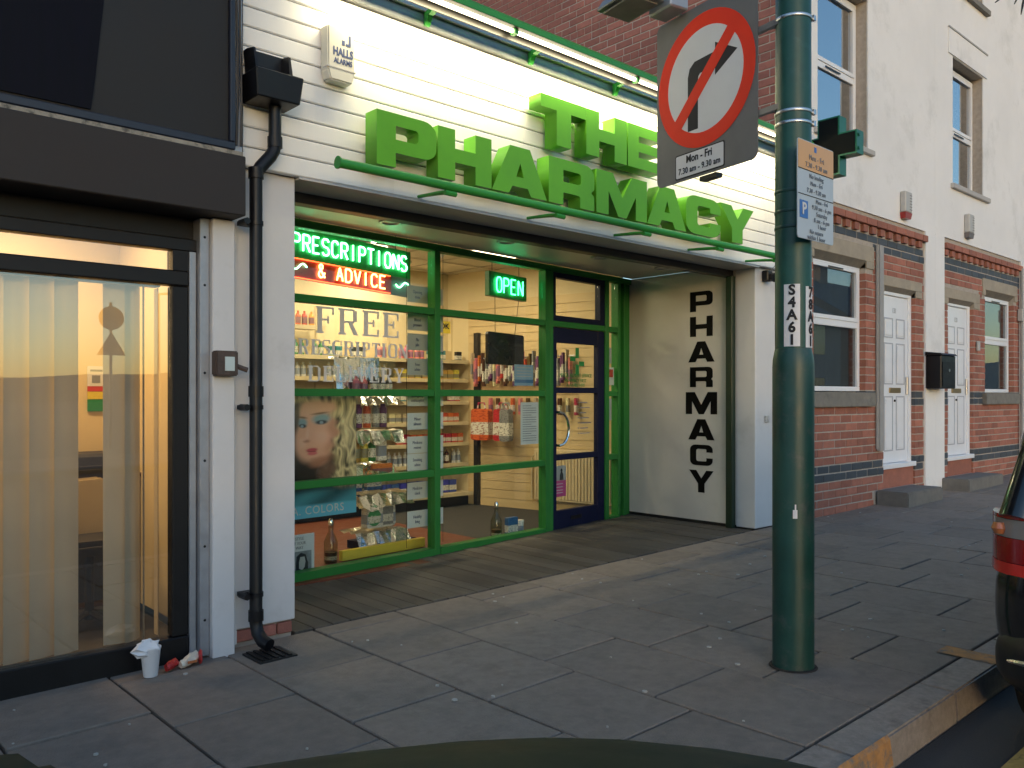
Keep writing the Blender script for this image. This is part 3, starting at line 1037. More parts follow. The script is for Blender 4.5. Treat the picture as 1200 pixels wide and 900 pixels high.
# lit ceiling panels: glowing diffusers with a lamp each
for i, (lx, ly) in enumerate(((3.1, 6.4), (4.3, 6.9), (5.6, 6.5), (5.0, 7.6), (3.4, 7.6))):
    t = thing('ceiling_light', (lx, ly, 2.70), 'warm glowing ceiling light panel inside the pharmacy', 'light', 'ceiling lights in the pharmacy')
    MB().box(lx - .32, lx + .32, ly - .17, ly + .17, 2.745, 2.765).build('housing', 'plug_white', t)
    MB().box(lx - .29, lx + .29, ly - .14, ly + .14, 2.735, 2.743).build('diffuser', 'ceiling_panel', t)
    ld = bpy.data.lights.new('panel_lamp', 'AREA')
    ld.shape = 'RECTANGLE'
    ld.size, ld.size_y = 0.58, 0.28
    ld.energy = SHOP_W
    ld.color = (1.0, 0.82, 0.54)
    lo = bpy.data.objects.new('panel_lamp', ld)
    COL.objects.link(lo)
    lo.parent = t
    lo.location = (0, 0, 0.03)

# ------------------------------------------------------------------ fascia lettering
sg = thing('fascia_lettering', (4.6, 4.1, 2.6), 'raised bright green block letters on the white boarded fascia', 'sign')
rowA = [('P', 2.615, 3.020), ('H', 3.045, 3.455), ('A', 3.470, 3.945), ('R', 3.975, 4.415), ('M', 4.450, 5.005), ('A', 5.020, 5.500), ('C', 5.510, 5.975), ('Y', 5.985, 6.480)]
rowB = [('T', 3.900, 4.330), ('H', 4.345, 4.770), ('E', 4.795, 5.175)]
for ch, x0, x1 in rowA:
    me = glyph_mesh(ch, x1 - x0 + .012, 0.308, 0.115, table=BOLD)
    from_matrix('letter', me, frame_matrix((x0, 4.045, 2.608), (1, 0, 0)), sg, 'green_letter')
for ch, x0, x1 in rowB:
    me = glyph_mesh(ch, x1 - x0 + .012, 0.320, 0.115, table=BOLD)
    from_matrix('letter', me, frame_matrix((x0, 4.045, 3.000), (1, 0, 0)), sg, 'green_letter')

# light trough along the top of the fascia
tg = thing('light_trough', (4.8, 3.9, 3.55), 'green light trough with glowing fluorescent tubes above the fascia', 'light')
m = MB()
prof = [(3.850, 3.612), (3.850, 3.645), (3.875, 3.672), (3.945, 3.672), (3.965, 3.655), (3.965, 3.612)]
m.prism(prof, lambda y, z: (2.35, y, z), lambda y, z: (7.40, y, z))
m.build('cover', 'green_rail', tg)
MB().box(2.35, 7.40, 3.958, 3.966, 3.572, 3.6115).build('reflector_lip', 'dark_frame', tg)
MB().box(2.352, 7.398, 3.852, 3.956, 3.6095, 3.6115).build('dark_underplate', 'dark_frame', tg)  # dark plate added so the tubes do not brighten the cover's underside
xx = 2.40
while xx < 7.2:
    MB().tube([(xx, 3.895, 3.597), (min(xx + 1.16, 7.38), 3.895, 3.597)], 0.0125, 10).build('tube', 'tube_light', tg, smooth=True)
    ld = bpy.data.lights.new('tube_lamp', 'AREA')
    ld.shape = 'RECTANGLE'
    ld.size, ld.size_y = 1.14, 0.03
    ld.energy = TUBE_W
    ld.color = (1.0, 0.86, 0.52)
    ld.spread = R(125)
    lo = bpy.data.objects.new('tube_lamp', ld)
    COL.objects.link(lo)
    lo.parent = tg
    lo.location = Vector((xx + 0.58, 3.905, 3.582)) - WL[tg]
    lo.rotation_euler = (R(52), 0, 0)
    MB().box(xx + 1.165, xx + 1.195, 3.875, 3.92, 3.580, 3.611).build('tube_holder', 'green_rail', tg)
    xx += 1.2
for bx_ in (2.20, 3.06, 3.93, 4.80, 5.66, 6.53):
    if bx_ < 2.4:
        bx_ = 2.42
    m = MB()
    m.prism([(4.126, 3.55), (4.126, 3.632), (3.967, 3.652), (3.967, 3.630), (4.08, 3.605), (4.110, 3.55)], lambda y, z: (bx_ - .018, y, z), lambda y, z: (bx_ + .018, y, z))
    m.build('bracket', 'green_rail', tg)

# green rail under the letters
rl = thing('fascia_rail', (4.6, 3.85, 2.5), 'slim round green rail on brackets running below the block letters', 'rail')
MB().tube([(2.292, 3.85, 2.523), (7.02, 3.85, 2.523)], 0.026, 14).build('rail_tube', 'green_rail', rl, smooth=True)
MB().tube([(2.282, 3.85, 2.523), (2.290, 3.85, 2.523)], 0.034, 14).build('end_cap', 'green_rail', rl, smooth=True)
for bx_ in (3.02, 3.93, 4.83, 5.76, 6.62):
    m = MB()
    m.tube([(bx_, 4.148, 2.515), (bx_, 3.95, 2.500), (bx_, 3.85, 2.488)], [0.010, 0.013, 0.013], 8)
    m.build('bracket', 'green_rail', rl, smooth=True)
    MB().tube([(bx_ - .03, 3.85, 2.482), (bx_ + .05, 3.85, 2.482)], 0.016, 8).build('saddle', 'green_rail', rl, smooth=True)

# ------------------------------------------------------------------ the dark shop beside the pharmacy
ls = thing('dark_shop', (0.4, 4.4, 0), 'dark brown shop front with deep signboard, shutter box and tall office window', 'shop')
XL = -3.2
# signboard
sb = MB().box(XL, 1.782, 4.05, 4.13, 2.572, 5.6).build('signboard', 'dark_sign', ls)
cur = [(XL + .02, 2.585), (1.143, 2.585), (1.160, 2.72), (1.178, 2.9), (1.194, 3.05), (1.206, 3.2), (1.22, 3.5), (1.225, 4.2), (XL + .02, 4.2)]
MB().prism(cur, lambda x, z: (x, 4.049, z), lambda x, z: (x, 4.040, z)).build('logo_shape', 'dark_logo', sb)
MB().box(XL, 1.81, 4.025, 4.13, 2.532, 2.570).build('frame_rail', 'navy_trim', sb, bevel=0.004)
MB().box(1.784, 1.81, 4.025, 4.13, 2.572, 5.6).build('frame_rail', 'navy_trim', sb, bevel=0.004)
MB().box(1.812, 1.858, 4.06, 4.15, 2.53, 5.6).build('edge_channel', 'galvanised', sb)
for cx_, ph_ in ((1.826, 0.0), (1.845, 1.0)):
    pts = [(cx_ + 0.005 * math.sin(z * 7 + ph_), 4.045, z) for z in [2.56 + 0.12 * k for k in range(22)]]
    MB().tube(pts, 0.006, 6).build('cable', 'black_paint', sb, smooth=True)
# shutter box under it
bx1 = MB().box(XL, 1.845, 3.985, 4.24, 2.20, 2.497).build('shutter_box', 'shutter_box', ls, bevel=0.005)
MB().box(XL, 1.835, 4.0, 4.2, 2.499, 2.520).build('flashing', 'peeling', ls)
MB().box(XL, 1.88, 4.242, 4.34, 2.10, 5.6).build('upper_wall', 'dark_frame', ls)
MB().box(XL, 1.70, 4.25, 4.33, 2.09, 2.20).build('lintel', 'office_dark', ls)
# glazing frame
fr = MB().box(XL, 1.70, 4.195, 4.27, 2.028, 2.088).build('window_frame', 'dark_frame', ls, bevel=0.004)
MB().box(XL, 1.640, 4.190, 4.27, 1.852, 1.926).build('transom', 'dark_frame', fr, bevel=0.006)
MB().box(1.562, 1.640, 4.195, 4.27, 0.11, 1.850).build('jamb', 'dark_frame', fr, bevel=0.006)
MB().box(1.562, 1.640, 4.195, 4.27, 1.928, 2.026).build('jamb', 'dark_frame', fr)
MB().box(XL, 1.640, 4.185, 4.27, -0.06, 0.108).build('bottom_rail', 'dark_frame', fr, bevel=0.006)
MB().box(1.642, 1.676, 4.185, 4.27, -0.03, 2.026).build('edge_strip', 'galvanised', fr, bevel=0.003)
MB().box(-0.36, -0.29, 4.195, 4.27, 0.11, 1.850).build('mullion', 'dark_frame', fr, bevel=0.006)
MB().box(XL, -0.362, 4.228, 4.234, 0.11, 1.85).build('pane', 'glass_office', fr)
MB().box(-0.288, 1.561, 4.228, 4.234, 0.11, 1.85).build('pane', 'glass_office', fr)
MB().box(XL, 1.561, 4.228, 4.234, 1.928, 2.026).build('pane', 'glass_office', fr)
gd = MB().box(1.680, 1.728, 4.15, 4.24, 0.0, 2.195).build('shutter_guide', 'galvanised', ls, bevel=0.003)
for z in (0.18, 0.55, 0.98, 1.42, 1.86, 2.1):
    MB().lathe([(0.007, 0), (0.005, .004)], (0, 0, 0), 8).build('bolt', 'black_paint', gd)
zs_ = (0.18, 0.55, 0.98, 1.42, 1.86, 2.1)
for o, z in zip(gd.children, zs_):
    o.rotation_euler = (R(90), 0, 0)
    o.location = Vector((1.704, 4.1495, z)) - WL[gd]
MB().box(1.730, 1.846, 4.115, 4.26, -0.02, 2.195).build('pilaster', 'white_panel', ls, bevel=0.004)
MB().box(1.848, 1.880, 4.17, 4.26, 0.02, 2.50).build('filler_strip', 'white_panel', ls)
# room behind the blinds
MB().box(XL, 1.75, 4.28, 5.95, -0.05, 0.02).build('floor', 'office_dark', ls)
MB().box(XL, 1.86, 5.9, 6.0, 0, 2.7).build('back_wall', 'office_wall', ls)
MB().box(1.845, 1.88, 4.345, 5.9, 0, 2.54).build('side_wall', 'office_wall', ls)
MB().box(XL - .1, XL, 4.2, 6.7, 0, 2.7).build('side_wall', 'office_wall', ls)
MB().box(XL, 1.86, 4.35, 6.7, 2.55, 2.62).build('ceiling', 'shop_ceiling', ls)
MB().box(XL, 1.86, 4.36, 8.0, 2.64, 5.6).build('upper_block', 'dark_frame', ls)
for lx, ly in ((0.3, 5.3), (1.1, 5.2)):
    t = thing('office_light', (lx, ly, 2.45), 'warm ceiling light in the room behind the vertical blinds', 'light', 'lights in the office')
    MB().box(lx - .3, lx + .3, ly - .1, ly + .1, 2.525, 2.545).build('housing', 'plug_white', t)
    MB().box(lx - .28, lx + .28, ly - .08, ly + .08, 2.515, 2.523).build('diffuser', 'office_panel', t)
    ld = bpy.data.lights.new('office_lamp', 'AREA')
    ld.shape = 'RECTANGLE'
    ld.size, ld.size_y = 0.5, 0.2
    ld.energy = OFFICE_W
    ld.color = (1.0, 0.68, 0.34)
    lo = bpy.data.objects.new('office_lamp', ld)
    COL.objects.link(lo)
    lo.parent = t
    lo.location = (0, 0, 0.05)

# vertical blind
vb = thing('vertical_blind', (0.4, 4.36, 0.15), 'cream fabric vertical blind with one slat pushed aside', 'blind')
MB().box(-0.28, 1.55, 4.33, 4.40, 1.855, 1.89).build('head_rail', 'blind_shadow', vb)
sl = []
xx = -0.28
while xx < 1.20:
    sl.append((xx, xx + 0.112, 14))
    xx += 0.104
sl += [(1.292, 1.405, -6), (1.385, 1.47, 35), (1.455, 1.50, 70), (1.527, 1.560, 80)]
for a, b, ang in sl:
    if 1.15 < a < 1.28:
        continue
    w = b - a
    c = (a + b) / 2
    m = MB()
    nseg = 5
    vs, fs = [], []
    for i in range(nseg + 1):
        t = i / nseg - 0.5
        bow = 0.008 * (1 - (2 * t) ** 2)
        dx = t * 0.115 * math.cos(R(ang)) + bow * math.sin(R(ang))
        dy = t * 0.115 * math.sin(R(ang)) - bow * math.cos(R(ang))
        sway = random.uniform(-0.003, 0.003)
        vs += [(c + dx + sway, 4.37 + dy, 0.085), (c + dx, 4.37 + dy, 1.853)]
    vs += [(p[0], p[1] + 0.0015, p[2]) for p in vs]
    k = 2 * (nseg + 1)
    for i in range(nseg):
        fs.append((2 * i, 2 * i + 2, 2 * i + 3, 2 * i + 1))
        fs.append((k + 2 * i, k + 2 * i + 1, k + 2 * i + 3, k + 2 * i + 2))
    m.add(vs, fs).build('slat', 'blind', vb, smooth=True)
# things in the room
t = thing('wall_poster', (1.70, 5.89, 1.2), 'white wall poster with red, yellow and green bands seen past the blind', 'poster')
MB().box(1.645, 1.745, 5.885, 5.895, 1.37, 1.50).build('sheet', 'paper', t)
for i, (z, c_) in enumerate(((1.335, 'red_print'), (1.285, 'yellow_print'), (1.205, 'green_print'))):
    MB().box(1.645, 1.745, 5.884, 5.894, z, z + (.033, .048, .078)[i]).build('colour_band', c_, t)
MB().box(1.67, 1.72, 5.883, 5.8845, 1.39, 1.44).build('printed_block', 'ink_grey', t)
MB().box(1.66, 1.735, 5.883, 5.8845, 1.465, 1.478).build('printed_line', 'ink_grey', t)
t = thing('cabinet', (1.50, 5.7, 0.02), 'brown wooden cabinet against the office back wall', 'cabinet')
MB().box(1.05, 1.84, 5.50, 5.88, 0.02, 0.80).build('carcass', 'wood_brown', t, bevel=0.004)
MB().box(1.04, 1.843, 5.48, 5.88, 0.802, 0.825).build('top', 'wood_brown', t)
for a in (1.07, 1.455):
    MB().box(a, a + .37, 5.485, 5.499, 0.06, 0.77).build('door', 'office_dark', t, bevel=0.003)
MB().box(1.40, 1.80, 5.55, 5.85, 0.827, 0.95).build('printer', 'office_dark', bevel=0.02, label='black printer lying on the brown office cabinet', cat='printer')
t = thing('office_chair', (1.40, 5.0, 0.02), 'dark office chair with a cream jacket over its back', 'chair')
MB().box(1.22, 1.62, 4.85, 5.24, 0.44, 0.52).build('seat', 'office_dark', t, bevel=0.03, segs=2)
MB().box(1.24, 1.60, 5.20, 5.26, 0.56, 0.90).build('backrest', 'office_dark', t, bevel=0.02, segs=2)
MB().tube([(1.42, 5.05, 0.06), (1.42, 5.05, 0.44)], 0.025, 8).build('stem', 'office_dark', t)
for k in range(5):
    a = 2 * math.pi * k / 5
    MB().tube([(1.42, 5.05, 0.10), (1.42 + .22 * math.cos(a), 5.05 + .22 * math.sin(a), 0.06)], 0.018, 6).build('foot', 'office_dark', t)
m = MB()
jk = [(1.0, 0.62), (1.02, 0.88), (1.10, 0.95), (1.30, 0.96), (1.40, 0.90), (1.43, 0.66), (1.36, 0.55), (1.25, 0.62), (1.14, 0.52)]
m.prism(jk, lambda x, z: (x + .21, 5.185, z - .12), lambda x, z: (x + .21, 5.275, z - .12))
m.build('jacket', 'cloth_cream', None, bevel=0.012, segs=2, label='cream jacket hanging over the office chair back', cat='jacket')

# isolator box and lock on the pilaster
t = thing('lock_box', (1.78, 4.08, 1.40), 'small rusty key switch box on the white pilaster', 'switch')
MB().box(1.722, 1.836, 4.052, 4.113, 1.405, 1.53).build('box', 'rusty', t, bevel=0.006, segs=2)
MB().box(1.765, 1.815, 4.048, 4.053, 1.43, 1.50).build('worn_plate', 'steel', t)
MB().tube([(1.833, 4.07, 1.455), (1.885, 4.055, 1.435)], 0.013, 8).build('key_barrel', 'rusty', t, smooth=True)

# drainpipe and hopper
dp = thing('drainpipe', (1.94, 4.08, 0.0), 'black rainwater pipe with hopper head between the two shop fronts', 'drainpipe')
hp_ = MB().hexa([(1.90, 3.97, 2.815), (2.135, 3.97, 2.815), (2.135, 4.148, 2.815), (1.90, 4.148, 2.815)],
                [(1.885, 3.955, 2.955), (2.15, 3.955, 2.955), (2.15, 4.148, 2.955), (1.885, 4.148, 2.955)]).build('hopper', 'black_paint', dp, bevel=0.006)
m = MB()
m.hexa([(1.915, 4.105, 2.957), (2.10, 4.105, 2.957), (2.10, 4.148, 2.957), (1.915, 4.148, 2.957)], [(1.905, 4.105, 3.09), (2.11, 4.105, 3.09), (2.11, 4.148, 3.09), (1.905, 4.148, 3.09)])
m.hexa([(1.905, 4.0, 2.957), (1.925, 4.0, 2.957), (1.925, 4.104, 2.957), (1.905, 4.104, 2.957)], [(1.905, 4.03, 3.075), (1.915, 4.03, 3.075), (1.915, 4.104, 3.09), (1.905, 4.104, 3.09)])
m.hexa([(2.09, 4.0, 2.957), (2.11, 4.0, 2.957), (2.11, 4.104, 2.957), (2.09, 4.104, 2.957)], [(2.10, 4.03, 3.075), (2.11, 4.03, 3.075), (2.11, 4.104, 3.09), (2.10, 4.104, 3.09)])
m.build('hopper_hood', 'black_paint', dp)
pp = [(2.045, 4.075, 2.83), (2.045, 4.075, 2.62), (2.040, 4.075, 2.585), (2.02, 4.075, 2.55), (1.965, 4.075, 2.485), (1.945, 4.075, 2.45), (1.940, 4.075, 2.41), (1.940, 4.075, 0.14), (1.942, 4.06, 0.09), (1.95, 4.02, 0.055), (1.965, 3.975, 0.04)]
MB().tube(pp, 0.033, 14).build('pipe', 'black_paint', dp, smooth=True)
for z in (2.60, 2.42, 1.30, 0.15):
    xx = 2.045 if z > 2.5 else 1.940
    MB().tube([(xx, 4.075, z), (xx, 4.075, z + 0.055)], 0.039, 14).build('collar', 'black_paint', dp, smooth=True)
for z in (2.18, 1.235, 0.275):
    MB().tube([(1.940, 4.075, z), (1.940, 4.075, z + 0.022)], 0.038, 14).build('clip', 'black_paint', dp, smooth=True)
    MB().box(1.872, 1.94, 4.10, 4.15, z, z + 0.022).build('clip_arm', 'black_paint', dp)
    MB().tube([(1.878, 4.04, z + .011), (1.878, 4.12, z + .011)], 0.017, 8).build('clip_arm', 'black_paint', dp)
t = thing('gully_grate', (1.95, 3.96, 0), 'dark iron gully grate under the drainpipe shoe', 'drain')
MB().box(1.86, 2.06, 3.86, 4.06, slope(1.96) - 0.02, slope(1.96) + 0.005).build('frame', 'black_beam', t)
for k in range(5):
    MB().box(1.875 + k * .036, 1.893 + k * .036, 3.87, 4.05, slope(1.96) + 0.0055, slope(1.96) + 0.012).build('bar', 'dark_frame', t)

# alarm box on the fascia
t = thing('alarm_box', (2.44, 4.1, 3.03), 'cream burglar alarm box with blue lettering on the white boards', 'alarm')
prof = [(2.352, 3.345), (2.534, 3.345), (2.534, 3.10), (2.515, 3.045), (2.37, 3.045), (2.352, 3.10)]
MB().prism(prof, lambda x, z: (x, 4.149, z), lambda x, z: (x + (2.443 - x) * .06, 4.075, z)).build('cover', 'alarm_cream', t, bevel=0.008, segs=2)
MB().box(2.354, 2.532, 4.072, 4.148, 3.112, 3.118).build('seam', 'paper_grey', t)
lettering('HALLS', .062, (2.452, 4.0735, 3.205), (1, 0, 0), t, 'alarm_blue', bold=.002, squeeze=.72)
lettering('ALARMS', .042, (2.452, 4.0735, 3.155), (1, 0, 0), t, 'alarm_blue', bold=.001, squeeze=.75)
MB().box(2.445, 2.462, 4.072, 4.0745, 3.25, 3.275).build('emblem', 'alarm_blue', t)
MB().box(2.470, 2.500, 4.072, 4.0745, 3.25, 3.262).build('emblem', 'alarm_blue', t)
MB().box(2.488, 2.500, 4.072, 4.0745, 3.263, 3.31).build('emblem', 'alarm_blue', t)
# flood lamp and bell push by the pillar
t = thing('security_lamp', (7.02, 4.16, 2.36), 'small black security lamp high on the white pillar', 'lamp')
MB().box(6.965, 7.055, 4.13, 4.198, 2.37, 2.47).build('housing', 'black_paint', t, bevel=0.01)
MB().tube([(7.01, 4.14, 2.415), (7.01, 4.085, 2.40)], [0.032, 0.045], 12).build('hood', 'black_paint', t, smooth=True)
m = MB()
m.tube([(7.035, 4.14, 2.47), (7.06, 4.10, 2.53), (7.12, 4.09, 2.49), (7.18, 4.09, 2.55)], 0.005, 6).build('flex', 'galvanised', t)
t = thing('door_switch', (7.08, 4.18, 1.05), 'small grey switch plate on the white pillar front', 'switch')
MB().box(7.02, 7.075, 4.178, 4.198, 1.06, 1.125).build('plate', 'bell_grey', t, bevel=0.004)
MB().box(7.035, 7.06, 4.170, 4.177, 1.08, 1.105).build('rocker', 'paper_grey', t)

# litter by the wall
t = thing('paper_cup', (1.405, 4.05, slope(1.4)), 'white foam cup with crumpled tissue stuffed in its mouth', 'cup')
zc = slope(1.4) + 0.004
MB().lathe([(0.030, 0), (0.032, 0.004), (0.044, 0.125), (0.047, 0.13), (0.047, 0.137), (0.040, 0.137), (0.03, 0.12), (0.001, 0.118)], (1.405, 4.05, zc), 24).build('cup_body', 'cup', t, smooth=True)
rc = random.Random(11)
m = MB()
vs, fs = [], []
n1, n2 = 12, 6
for i in range(n2 + 1):
    ph_ = math.pi * i / n2 * 0.75
    for k in range(n1):
        th = 2 * math.pi * k / n1
        rr = 0.05 * (1 + rc.uniform(-.25, .35))
        if math.cos(th) < -0.6:
            rr *= 1.35
        vs.append((1.400 + rr * math.sin(ph_) * math.cos(th) if i else 1.400, 4.05 + rr * 0.8 * math.sin(ph_) * math.sin(th) if i else 4.05, zc + 0.128 + 0.040 * math.cos(ph_) * (1 + rc.uniform(-.2, .3))))
for i in range(n2):
    for k in range(n1):
        l = (k + 1) % n1
        fs.append((i * n1 + k, i * n1 + l, (i + 1) * n1 + l, (i + 1) * n1 + k))
m.add(vs, fs).build('tissue', 'cup', t)
t = thing('snack_wrapper', (1.57, 4.06, slope(1.57)), 'crumpled red and cream snack wrapper on the pavement beside the cup', 'wrapper')
zc = slope(1.57) + 0.006
rc = random.Random(2)


def wrapper(x0, x1, h0, h1, w0, w1):
    m = MB()
    vs, fs = [], []
    n, q = 6, 8
    for i in range(n + 1):
        u = i / n
        for k in range(q):
            a = 2 * math.pi * k / q
            hh = (h0 + (h1 - h0) * u) * (1 + rc.uniform(-.2, .2))
            ww = (w0 + (w1 - w0) * u) * (1 + rc.uniform(-.2, .2))
            vs.append((x0 + (x1 - x0) * u + rc.uniform(-.003, .003), 4.05 + 0.05 * u + ww * math.cos(a), max(zc, zc + hh / 2 + hh / 2 * math.sin(a))))
    for i in range(n):
        for k in range(q):
            l = (k + 1) % q
            fs.append((i * q + k, i * q + l, (i + 1) * q + l, (i + 1) * q + k))
    fs += [tuple(range(q)), tuple(n * q + k for k in range(q))]
    return m.add(vs, fs)


wrapper(1.478, 1.545, 0.036, 0.042, 0.022, 0.03).build('crumpled_end', 'wrapper_red', t)
wrapper(1.546, 1.640, 0.036, 0.055, 0.024, 0.030).build('bag', 'wrapper_cream', t)
wrapper(1.641, 1.662, 0.056, 0.060, 0.024, 0.022).build('edge', 'wrapper_red', t)
MB().box(1.575, 1.62, 4.035, 4.04, zc + .018, zc + .03).build('print', 'lamp_amber', t)

# ------------------------------------------------------------------ lamp column with its signs
PX, PY = 3.676, 2.046
zg = slope(PX)
po = thing('lamp_column', (PX, PY, zg), 'dark green steel lamp column standing on the pavement', 'lamp post')
MB().lathe([(0.097, -0.02), (0.0955, 0.02), (0.0955, 1.42), (0.0935, 1.455), (0.0865, 1.49), (0.0835, 1.505)], (PX, PY, zg), 32).build('base_sleeve', 'pole_base', po, smooth=True)
MB().lathe([(0.0835, 1.506), (0.0832, 2.2), (0.080, 4.0), (0.062, 6.6)], (PX, PY, zg), 32).build('shaft', 'pole_green', po, smooth=True)
MB().tube([(PX, PY, 6.55), (PX - .02, PY - .1, 6.72), (PX - .1, PY - .5, 6.85), (PX - .2, PY - 1.1, 6.9)], [0.05, 0.045, 0.04, 0.035], 12).build('outreach_arm', 'pole_green', po, smooth=True)
MB().hexa([(PX - .36, PY - 1.65, 6.84), (PX - .10, PY - 1.65, 6.84), (PX - .06, PY - 1.05, 6.84), (PX - .32, PY - 1.05, 6.84)],
          [(PX - .31, PY - 1.6, 6.96), (PX - .15, PY - 1.6, 6.96), (PX - .10, PY - 1.05, 6.99), (PX - .28, PY - 1.05, 6.99)]).build('lantern', 'sign_back', po, bevel=0.02, segs=2)
for z in (3.075, 2.632, 2.578, 2.26, 2.165, 2.09):
    r_ = 0.0845
    MB().lathe([(r_, 0), (r_ + .0015, .002), (r_ + .0015, .013), (r_, .015)], (PX, PY, z), 32).build('steel_band', 'steel' if z > 2.5 else 'pole_base', po, smooth=True)
for z in (3.075, 2.632, 2.578):
    a = R(-60)
    MB().box(PX + .087 * math.cos(a) - .010, PX + .087 * math.cos(a) + .010, PY + .087 * math.sin(a) - .012, PY + .087 * math.sin(a) + .004, z - .004, z + .02).build('band_buckle', 'steel', po)


def around(a0, a1, z0, z1, r, material, name, n=8):
    m = MB()
    vs, fs = [], []
    for i in range(n + 1):
        a = R(a0 + (a1 - a0) * i / n)
        for rr in (r, r + .0012):
            for z in (z0, z1):
                vs.append((PX + rr * math.cos(a), PY + rr * math.sin(a), z))
    for i in range(n):
        b = i * 4
        fs += [(b + 2, b + 6, b + 7, b + 3), (b, b + 1, b + 5, b + 4), (b + 1, b + 3, b + 7, b + 5), (b, b + 4, b + 6, b + 2)]
    fs += [(0, 1, 3, 2), (n * 4, n * 4 + 2, n * 4 + 3, n * 4 + 1)]
    return m.add(vs, fs).build(name, material, po)


# camera-facing side of the pole is at about -132 degrees
def sticker(mid, half, z0, z1, chars, r=0.0838):
    around(mid - half, mid + half, z0, z1, r, 'sticker_white', 'number_sticker')
    n = len(chars)
    a = R(mid)
    for i, ch in enumerate(chars):
        z = z1 - (z1 - z0) * (i + 0.5) / n
        p = (PX + (r + .0030) * math.cos(a), PY + (r + .0030) * math.sin(a), z)
        lettering(ch, 0.066, p, (-math.sin(a), math.cos(a), 0) if False else (-math.sin(a), math.cos(a), 0), po, 'sign_text', bold=.0025)


sticker(-155, 25, 1.535, 1.825, 'S4A61')
sticker(-88, 22, 1.530, 1.815, '78A61')
around(-152, -140, 0.735, 0.775, 0.0957, 'sticker_white', 'torn_sticker', 3)
around(-147, -143, 0.775, 0.80, 0.0957, 'sticker_white', 'torn_sticker', 3)
MB().lathe([(0.112, 0.001), (0.108, 0.005), (0.098, 0.006)], (PX, PY, slope(PX)), 24).build('collar_patch', 'slab_joint', po)

# no right turn sign, reaching from the column towards the building
D = Vector((0.186, 0.9825, 0)).normalized()
S0 = Vector((3.618, 2.2, 0))
NF = Vector((-D.y, D.x, 0))       # towards oncoming traffic


def sx(s, o, z):
    p = S0 + D * s + NF * o
    return (p.x, p.y, z)


ns = thing('no_right_turn_sign', (3.68, 2.55, 2.455), 'grey plate with red ring prohibiting right turns, fixed to the lamp column', 'sign')
pl = rounded([(0, 2.455, .04), (0.724, 2.455, .04), (0.724, 3.352, .04), (0, 3.352, .04)])
pt = MB(sx).prism(pl, lambda s, z: (s, 0, z), lambda s, z: (s, -0.004, z)).build('plate', 'sign_grey', ns)
CX, CZ, RO, RI = 0.360, 2.952, 0.348, 0.272
m = MB(sx)
n = 56
vs = []
for k in range(n):
    a = 2 * math.pi * k / n
    for rr, oo in ((RO, .001), (RI, .001), (RO, .0025), (RI, .0025)):
        vs.append((CX + rr * math.cos(a), oo, CZ + rr * math.sin(a)))
fs = []
for k in range(n):
    l = (k + 1) % n
    fs += [(4 * k + 2, 4 * k + 3, 4 * l + 3, 4 * l + 2), (4 * k, 4 * l, 4 * l + 1, 4 * k + 1), (4 * k, 4 * k + 2, 4 * l + 2, 4 * l), (4 * k + 1, 4 * l + 1, 4 * l + 3, 4 * k + 3)]
m.add(vs, fs).build('red_ring', 'sign_red', ns)
disc = [(CX + RI * 1.005 * math.cos(2 * math.pi * k / n), CZ + RI * 1.005 * math.sin(2 * math.pi * k / n)) for k in range(n)]
MB(sx).prism(disc, lambda s, z: (s, 0.0008, z), lambda s, z: (s, 0.0018, z)).build('white_disc', 'sign_white', ns)
# arrow: as seen it goes up and turns right, so s falls towards the right
arrow = [(.118, -.245), (.118, .040), (.105, .085), (.068, .112), (-.080, .118), (-.080, .165), (-.232, .082), (-.080, -.004), (-.080, .044), (.028, .040), (.040, .028), (.043, .008), (.043, -.245)]
MB(sx).prism([(CX + a, CZ + b) for a, b in arrow], lambda s, z: (s, 0.002, z), lambda s, z: (s, 0.0028, z)).build('arrow', 'sign_text', ns)
w = 0.035
u = Vector((-math.sin(R(45)), math.cos(R(45))))
v = Vector((u.y, -u.x))
bar = [(u * (RI + .01)) + v * w, (u * (RI + .01)) - v * w, (u * -(RI + .01)) - v * w, (u * -(RI + .01)) + v * w]
MB(sx).prism([(CX + p.x, CZ + p.y) for p in bar], lambda s, z: (s, 0.003, z), lambda s, z: (s, 0.0042, z)).build('slash', 'sign_red', ns)
ti = MB(sx).prism(rounded([(.215, 2.468, .01), (.575, 2.468, .01), (.575, 2.600, .01), (.215, 2.600, .01)]), lambda s, z: (s, 0.0008, z), lambda s, z: (s, 0.0018, z)).build('time_plate', 'sign_text', ns)
MB(sx).prism(rounded([(.222, 2.475, .008), (.568, 2.475, .008), (.568, 2.593, .008), (.222, 2.593, .008)]), lambda s, z: (s, 0.002, z), lambda s, z: (s, 0.003, z)).build('time_panel', 'sign_white', ti)
dneg = tuple(-D)
lettering('Mon - Fri', .056, sx(.395, 0.0042, 2.562), dneg, ti, 'sign_text', squeeze=.9, bold=.001)
lettering('7.30 am - 9.30 am', .046, sx(.395, 0.0042, 2.506), dneg, ti, 'sign_text', squeeze=.86, bold=.0005, space=1.06)
for z in (3.062, 2.66):
    MB(sx).box(-0.12, 0.70, -0.03, -0.006, z, z + .028).build('bracket_rail', 'sign_back', ns)
    MB().tube([(PX - 0.03, PY + .07, z + .014), sx(-.02, -.018, z + .014)], 0.014, 8).build('bracket_arm', 'sign_back', ns)
MB(sx).box(0.28, 0.40, -0.05, -0.006, 2.43, 2.453).build('bracket_foot', 'black_paint', ns)

